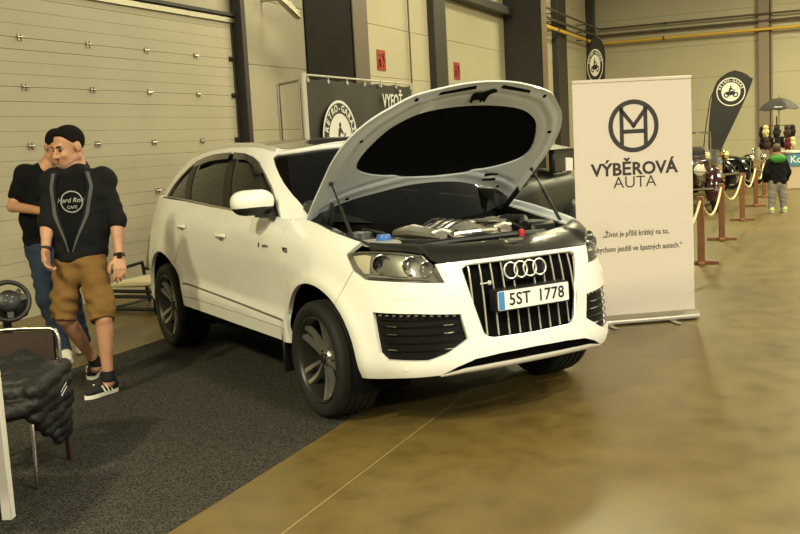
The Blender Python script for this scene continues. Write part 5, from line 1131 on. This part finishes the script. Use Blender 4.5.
fr = np.cross(S, (0, 0, 1.)); fr = fr if fr[1] < 0 else -fr; P = fj.all(); q = P-che; xs = q@S; ys = q@fr; zs = P[..., 2]
wv = np.interp(zs, [1.02, 1.12, 1.30, 1.50, 1.60], [.0, .02, .075, .105, .085]); x0 = np.interp(zs, [1.0, 1.5], [-.075, -.03])
carve = np.maximum(np.abs(xs-x0)-wv, -(ys-.02)); fj.F = np.maximum(fj.F, (-carve).astype(np.float32)); fj.cut((0, 0, .972), (0, 0, -1)); jk = fj.mesh('jacket', M_jkt, pa)
for e in (-1, 1):
    zz = np.linspace(1.60, 1.04, 22); mb = MB()
    V = []
    for z in zz:
        c0 = np.interp(z, [1.0, 1.5], [-.075, -.03]); w0_ = np.interp(z, [1.02, 1.12, 1.30, 1.50, 1.60], [.0, .02, .075, .105, .085]); wd = np.interp(z, [1.04, 1.3, 1.6], [.016, .05, .045])
        for o_ in (0, .5, 1): x = c0+e*(w0_+wd*o_-.002); V.append(tuple(np.array((che[0], che[1], z))+S*x+fr*.12-base))
    mb.add(V, [(3*i+j, 3*i+j+1, 3*i+4+j, 3*i+3+j) for i in range(21) for j in (0, 1)]); stick_text(mb, jk, fr, 'facing', M_lapel, pa, .004)
pf = lambda x, z: frame(np.array((che[0], che[1], z))+S*x+fr*.2-base, tuple(S), (0, 0, 1))
stick_text(text_mb('Hard Rock', .046, pf(-.035, 1.405), .0, .0008, sx=1.0, shear=.25), tee, fr, 'shirt_print', M_greyprint, tee)
mb = MB(); a = pf(-.035, 1.395); n = 32; mb.add([a@Vector((r*math.cos(2*PI*k/n), r*math.sin(2*PI*k/n), 0)) for r in (.078, .070) for k in range(n)], [(k, (k+1) % n, n+(k+1) % n, n+k) for k in range(n)]); stick_text(mb, tee, fr, 'shirt_print', M_greyprint, tee)
stick_text(text_mb('CAFE', .030, pf(-.035, 1.355), .0, .0006), tee, fr, 'shirt_print', M_greyprint, tee)
# shorts
fs_ = Field((-5.4, 5.1, .45), (-4.4, 6.1, 1.1), .0095); S2 = unit(A('a_hipL')-A('a_hipR')); R2 = np.array([S2, np.cross((0, 0, 1), S2), (0, 0, 1.)])
fs_.rc(pel+np.array((0, 0, -.02)), pel+np.array((0, 0, .06)), .168, .150, .03, R=R2, sc=(1, .68, 1))
for sd in 'LR':
    h_, k_ = A('a_hip'+sd), A('a_kn'+sd); e = unit(k_-h_); fs_.rc(h_+np.array((0, 0, -.02)), k_+e*.01, .108, .090, .03); ou = S2*(1 if sd == 'L' else -1); fs_.rc(h_+(k_-h_)*.45+ou*.085, h_+(k_-h_)*.78+ou*.075, .030, .034, .012)
wrinkle(fs_, .0045, [((1, .3, 1.2), 40, 1), ((-1, .2, 1.1), 33, 0), ((0, .2, 1), 60, 2)])
zz = fs_.all(); kl = unit(A('a_knL')-A('a_hipL')); kr = unit(A('a_knR')-A('a_hipR')); mid = (A('a_knL')+A('a_knR'))/2; side = (zz-mid)@S2 > 0
d = np.where(side, (zz-A('a_knL')-kl*.02)@kl, (zz-A('a_knR')-kr*.02)@kr); fs_.F = np.maximum(fs_.F, d.astype(np.float32)); fs_.cut((0, 0, 1.005), (0, 0, 1)); fs_.mesh('shorts', M_short, pa)
for sd in 'LR':
    shoe(pa, *SH['a'+sd], M_shoeb, M_sole, M_sole); an = A('a_an'+sd); kn = A('a_kn'+sd); hl = np.array(SH['a'+sd][0])
    f = Field(an-.16, an+.16, .0075); f.rc(an+(kn-an)*.12, an, .043, .043, .02); f.rc(an, hl*np.array((1, 1, 0))+np.array((0, 0, .08)), .043, .04, .02); f.cut(an+(kn-an)*.13, kn-an); f.mesh('sock', M_sock, pa)
    w = A('a_wr'+sd); e = unit(A('a_el'+sd)-w); M = seg_mat(Vector(w+e*.005-base), Vector(w+e*.03-base)); mb = MB(); mb.lathe([(.036,-.012),(.040,-.010),(.040,.010),(.036,.012)], M, 20); wt = mb.build('watch', M_black, pa)
    if sd == 'L': c = Vector(w+e*.008-base)+Vector((.30, -.36, 0)).normalized()*.040; mb = MB(); mb.box(c, (.036, .012, .042), Matrix.Rotation(.70, 3, 'Z'), bev=.005); mb.build('watch_face', M_gloss, wt)

# ---- rear man
pb = empty('person', (-6.0, 6.55, 0)); tag(pb, 'man in black t-shirt and blue jeans, half hidden behind the man in shorts', 'person')
Hb = A('b_head')+np.array((0, .02, .0)); Rb = basis((.80, -.42, -.42), (0, 0, 1)); base = np.array(pb.location)
fb = Field((-6.75, 5.75, 0), (-5.4, 7.2, 2.02), .009); L = head_shape(fb, Hb, Rb, 1.12); nk = A('b_neck')+np.array((0, .0, -.04)); fb.rc(L(0, -.035, -.055), nk, .058, .062, .025); fb.rc(nk, A('b_chest'), .07, .07, .04)
torso(fb, A('b_pelvis'), A('b_chest'), A('b_shL')-(0, 0, .02), A('b_shR')-(0, 0, .02), .12, .12, extra=-.015)
for sd in 'LR':
    fb.path([A('b_sh'+sd), A('b_el'+sd), A('b_wr'+sd)], [.055, .046, .032], .015); an = A('b_an'+sd); kn = A('b_kn'+sd); fb.path([A('b_hip'+sd), kn, an], [.08, .055, .036], .03); hl, to = np.array(SH['b'+sd][0]), np.array(SH['b'+sd][1]); fb.rc(an, (hl+to)/2+np.array((0, 0, .045)), .035, .03, .02)
hand(fb, A('b_wrR'), A('b_fiR')-A('b_wrR'), np.array((0, 0, 1.)), np.array((.4, .9, 0)), .6, 1.1); hand(fb, A('b_wrL'), A('b_fiL')-A('b_wrL'), np.array((0, 0, 1.)), np.array((-.4, -.9, 0)), .6, 1.1)
body = fb.mesh('body', M_skin2, pb); brows_eyes(pb, body, L, base); hair_shape(pb, Hb, Rb, 1.12)
ft = Field((-6.7, 5.8, .85), (-5.5, 7.1, 1.8), .0095); torso(ft, A('b_pelvis'), A('b_chest'), A('b_shL')-(0, 0, .015), A('b_shR')-(0, 0, .015), .155, .172, extra=.005)
for sd in 'LR': s0, e = A('b_sh'+sd), A('b_el'+sd); ft.path([s0, s0+(e-s0)*.62], [.082, .074], .03)
wrinkle(ft, .0025, [((1, .4, .8), 38, 0), ((-.7, .3, 1), 46, 2)])
ft.rc(nk-(0, 0, .05), nk-(0, 0, .02), .085, .074, .03); ft.cut((0, 0, .99), (0, 0, -1)); ft.mesh('t_shirt', M_tee, pb)
fp = Field((-6.6, 5.9, .02), (-5.5, 7.1, 1.12), .0095); S2 = unit((A('b_hipL')-A('b_hipR'))*np.array((1, 1, 0))); R2 = np.array([S2, np.cross((0, 0, 1), S2), (0, 0, 1.)]); fp.rc(A('b_pelvis')+np.array((0, 0, -.03)), A('b_pelvis')+np.array((0, 0, .05)), .155, .150, .03, R=R2, sc=(1, .7, 1))
for sd in 'LR': h_, k_, n_ = A('b_hip'+sd), A('b_kn'+sd), A('b_an'+sd); fp.path([h_, k_, n_+(0, 0, .0)], [.098, .074, .058], .03)
wrinkle(fp, .003, [((.5, .3, 1.3), 50, 1), ((-.6, .2, 1.2), 43, 0)]); fp.cut((0, 0, .085), (0, 0, -1)); fp.cut((0, 0, 1.01), (0, 0, 1)); fp.mesh('jeans', M_jean, pb)
for sd in 'LR': shoe(pb, *SH['b'+sd], M_shoew, M_sole, None, L=.29)

# ---- child
pc = empty('person', (-.82, 19.80, 0)); tag(pc, 'child in a black jacket with green hood and grey trousers, seen from behind', 'person'); o = np.array((-.82, 19.80, 0)); base = o
right = np.array((.92, .40, 0)); fw = np.array((-.30, .95, 0)); X = lambda a, b, z: o+right*a+fw*b+np.array((0, 0, z))
Rc = basis(fw+np.array((.3, 0, -.1)), (0, 0, 1)); hc = X(0, .02, 1.17); fb = Field(o+(-.5, -.5, 0), o+(.5, .5, 1.4), .0105); L = head_shape(fb, hc, Rc, .98); fb.rc(L(0, -.03, -.06), X(0, 0, 1.0), .05, .055, .02)
fb.rc(X(0, 0, .62), X(0, 0, .93), .11, .10, .04)
for e, kx in ((-1, -.105), (1, .13)):
    fb.path([X(e*.07, 0, .60), X(kx*.85, .0, .35), X(kx, -.0, .09)], [.075, .055, .04], .02); fb.path([X(e*.13, 0, .95), X(e*.19, .02, .76), X(e*.20, .10, .62)], [.04, .035, .025], .02); hand(fb, X(e*.20, .10, .62), X(e*.20, .16, .54)-X(e*.20, .10, .62), fw, -right*e, .6, .75); fb.rc(X(kx, 0, .08), X(kx, .08, .04), .035, .03, .02)
fb.mesh('body', M_skin, pc); hair_shape(pc, hc, Rc, .98, mat=pm('brown_hair', (74,48,30), .6, bump=(90,.5)), prof=([-.13, -.03, .02, .06, .09], [-.115, -.10, .0, .06, .08]))
f = Field(o+(-.5, -.5, .4), o+(.5, .5, 1.2), .0105); f.rc(X(0, 0, .62), X(0, 0, .94), .175, .155, .04, R=np.array([right, fw, (0, 0, 1.)]), sc=(1, .75, 1))
for e in (-1, 1): f.path([X(e*.13, 0, .95), X(e*.20, .02, .76), X(e*.205, .09, .63)], [.075, .07, .05], .03)
wrinkle(f, .003, [((1, 0, .6), 40, 0), ((-.5, .3, 1), 46, 2)]); f.cut((0, 0, .545), (0, 0, -1)); f.mesh('jacket', M_jkt, pc)
f = Field(o+(-.4, -.4, .85), o+(.4, .4, 1.3), .0095); f.el(X(0, -.10, 1.02), (.145, .085, .075), np.array([right, fw, (0, 0, 1.)]), .03); f.path([X(-.10, -.02, 1.06), X(-.05, -.11, 1.0), X(.05, -.11, 1.0), X(.10, -.02, 1.06)], [.035, .05, .05, .035], .02); f.mesh('hood', pm('green_cloth', (56,136,48), .8), pc)
f = Field(o+(-.4, -.4, .0), o+(.4, .4, .75), .0105); f.rc(X(0, 0, .56), X(0, 0, .64), .125, .12, .03)
for e, kx in ((-1, -.105), (1, .13)): f.path([X(e*.07, 0, .58), X(kx*.85, 0, .35), X(kx, 0, .07)], [.098, .078, .06], .03)
wrinkle(f, .003, [((.5, .3, 1.3), 50, 1)]); f.cut((0, 0, .075), (0, 0, -1)); f.mesh('trousers', pm('grey_jersey', (136,132,124), .85), pc)
for kx in (-.105, .13): shoe(pc, X(kx, -.05, 0), X(kx, .12, 0), pm('pale_green_shoe', (196,214,150), .5) if kx < 0 else bpy.data.materials['pale_green_shoe'], M_sole, None, L=.22, hgt=.07)

# ---- quilted jacket heaped on the chair
M_puff = pm('quilted_nylon_black', (14,14,16), .6, bump=(28,.7)); Mch = ch.matrix_basis.copy(); cx = Matrix.Translation((-4.04, 3.87, .006))@Matrix.Rotation(math.radians(23), 4, 'Z')
K = lambda x, y, z: np.array(cx@Vector((x, y, z)))
pj = empty('jacket', (-4.04, 3.87, .47)); tag(pj, 'black quilted jacket heaped on the seat of the brown chair', 'jacket')
f = Field(np.array((-4.55, 3.35, .1)), np.array((-3.55, 4.4, .82)), .009)
for i, (y, z, r) in enumerate([(-.20, .51, .05), (-.11, .525, .06), (-.02, .535, .065), (.07, .55, .07), (.14, .57, .06)]): f.rc(K(-.24, y, z), K(.20, y+.03*math.sin(i), z-.01), r, r*.9, .03)
f.rc(K(-.05, .10, .59), K(.12, .12, .605), .045, .04, .02); f.rc(K(.05, .16, .60), K(.22, .12, .54), .06, .05, .02)
rows = [(.535, -.23, .21), (.465, -.235, .215), (.40, -.22, .215), (.335, -.16, .215), (.275, -.06, .205), (.22, .05, .19), (.175, .12, .17)]
for i, (z, y0, y1) in enumerate(rows): f.rc(K(.245-.005*i, y0, z-.02), K(.255, y1, z+.015), .046-.003*i, .044-.003*i, .011)
f.path([K(-.15, -.26, .50), K(0, -.27, .45), K(.10, -.265, .42), K(.2, -.25, .43)], [.05, .05, .05, .045], .012)
wrinkle(f, .004, [((.5, .6, 1.2), 22, 0), ((-.6, 1, .3), 27, 1)]); jb = f.mesh('quilted_shell', M_puff, pj, smooth=3)
mb = MB(); bs = np.array(pj.location)
for k in range(2): mb.tube([Vector(K(.30, .02+.012*k, .445-.022*k)-bs), Vector(K(.302, .12+.012*k, .475-.022*k)-bs)], .004, 5)
stick_text(mb, jb, (.92, -.2, .25), 'logo_mark', M_white, jb, .003)
WARM = (1, .92, .52); MID = (1, .92, .66); PALE = (1, .94, .78)   # yellow, mixed and whiter tints of the ceiling and added fill lamps
LAMPS = [(4.4, 1.5, 480, MID), (6.0, 8.5, 330, MID), (-4.2, -3.5, 900, WARM), (-1.0, -6.0, 500, MID), (-6.2, 14, 180, MID), (3.0, 15, 420, WARM), (-4.0, 19, 260, WARM), (2.5, 23, 520, WARM), (-4.5, 28, 320, WARM), (2.5, 31, 850, WARM),  # the strong warm lamp at near left is added to brighten the car's side
         (13, -4, 1450, PALE), (17, 3, 900, PALE), (12, 14, 500, WARM), (12, 26, 900, WARM)]  # the pale pair far out front is added to brighten bonnet underside and nose
WORLD = .11; EXPO = 0.6
# ---------------------------------------------------------------- camera and light
cam = bpy.data.cameras.new('camera'); co = bpy.data.objects.new('camera', cam); COL.objects.link(co); SC.camera = co
_y, _p, _r = math.radians(113.57), math.radians(7.16), math.radians(-3.09)
f = Vector((math.cos(_y)*math.cos(_p), math.sin(_y)*math.cos(_p), -math.sin(_p))); r = f.cross(Vector((0, 0, 1))).normalized(); u = r.cross(f)
r2 = r*math.cos(_r)+u*math.sin(_r); u2 = -r*math.sin(_r)+u*math.cos(_r)
co.matrix_world = Matrix(((r2.x, u2.x, -f.x, 0), (r2.y, u2.y, -f.y, 0), (r2.z, u2.z, -f.z, 1.68), (0, 0, 0, 1)))
cam.sensor_width = 36; cam.lens = 982/800*36; cam.clip_end = 200
def area(loc, size, power, col=(1, .925, .69), rot=(0, 0, 0)):
    l = bpy.data.lights.new('ceiling_lamp', 'AREA'); l.shape = 'RECTANGLE'; l.size, l.size_y = size; l.energy = power; l.color = col
    o = bpy.data.objects.new('ceiling_lamp', l); COL.objects.link(o); o.location = loc; o.rotation_euler = rot; return o
for x, y, p, c in LAMPS: area((x, y, 7.6), (.7, 1.6), p, c)
w = bpy.data.worlds.new('hall_air'); SC.world = w; w.use_nodes = True; b = w.node_tree.nodes['Background']; b.inputs[0].default_value = (1, .92, .68, 1); b.inputs[1].default_value = WORLD
SC.view_settings.view_transform = 'Standard'; SC.view_settings.look = 'None'; SC.view_settings.gamma = 1; SC.view_settings.exposure = EXPO
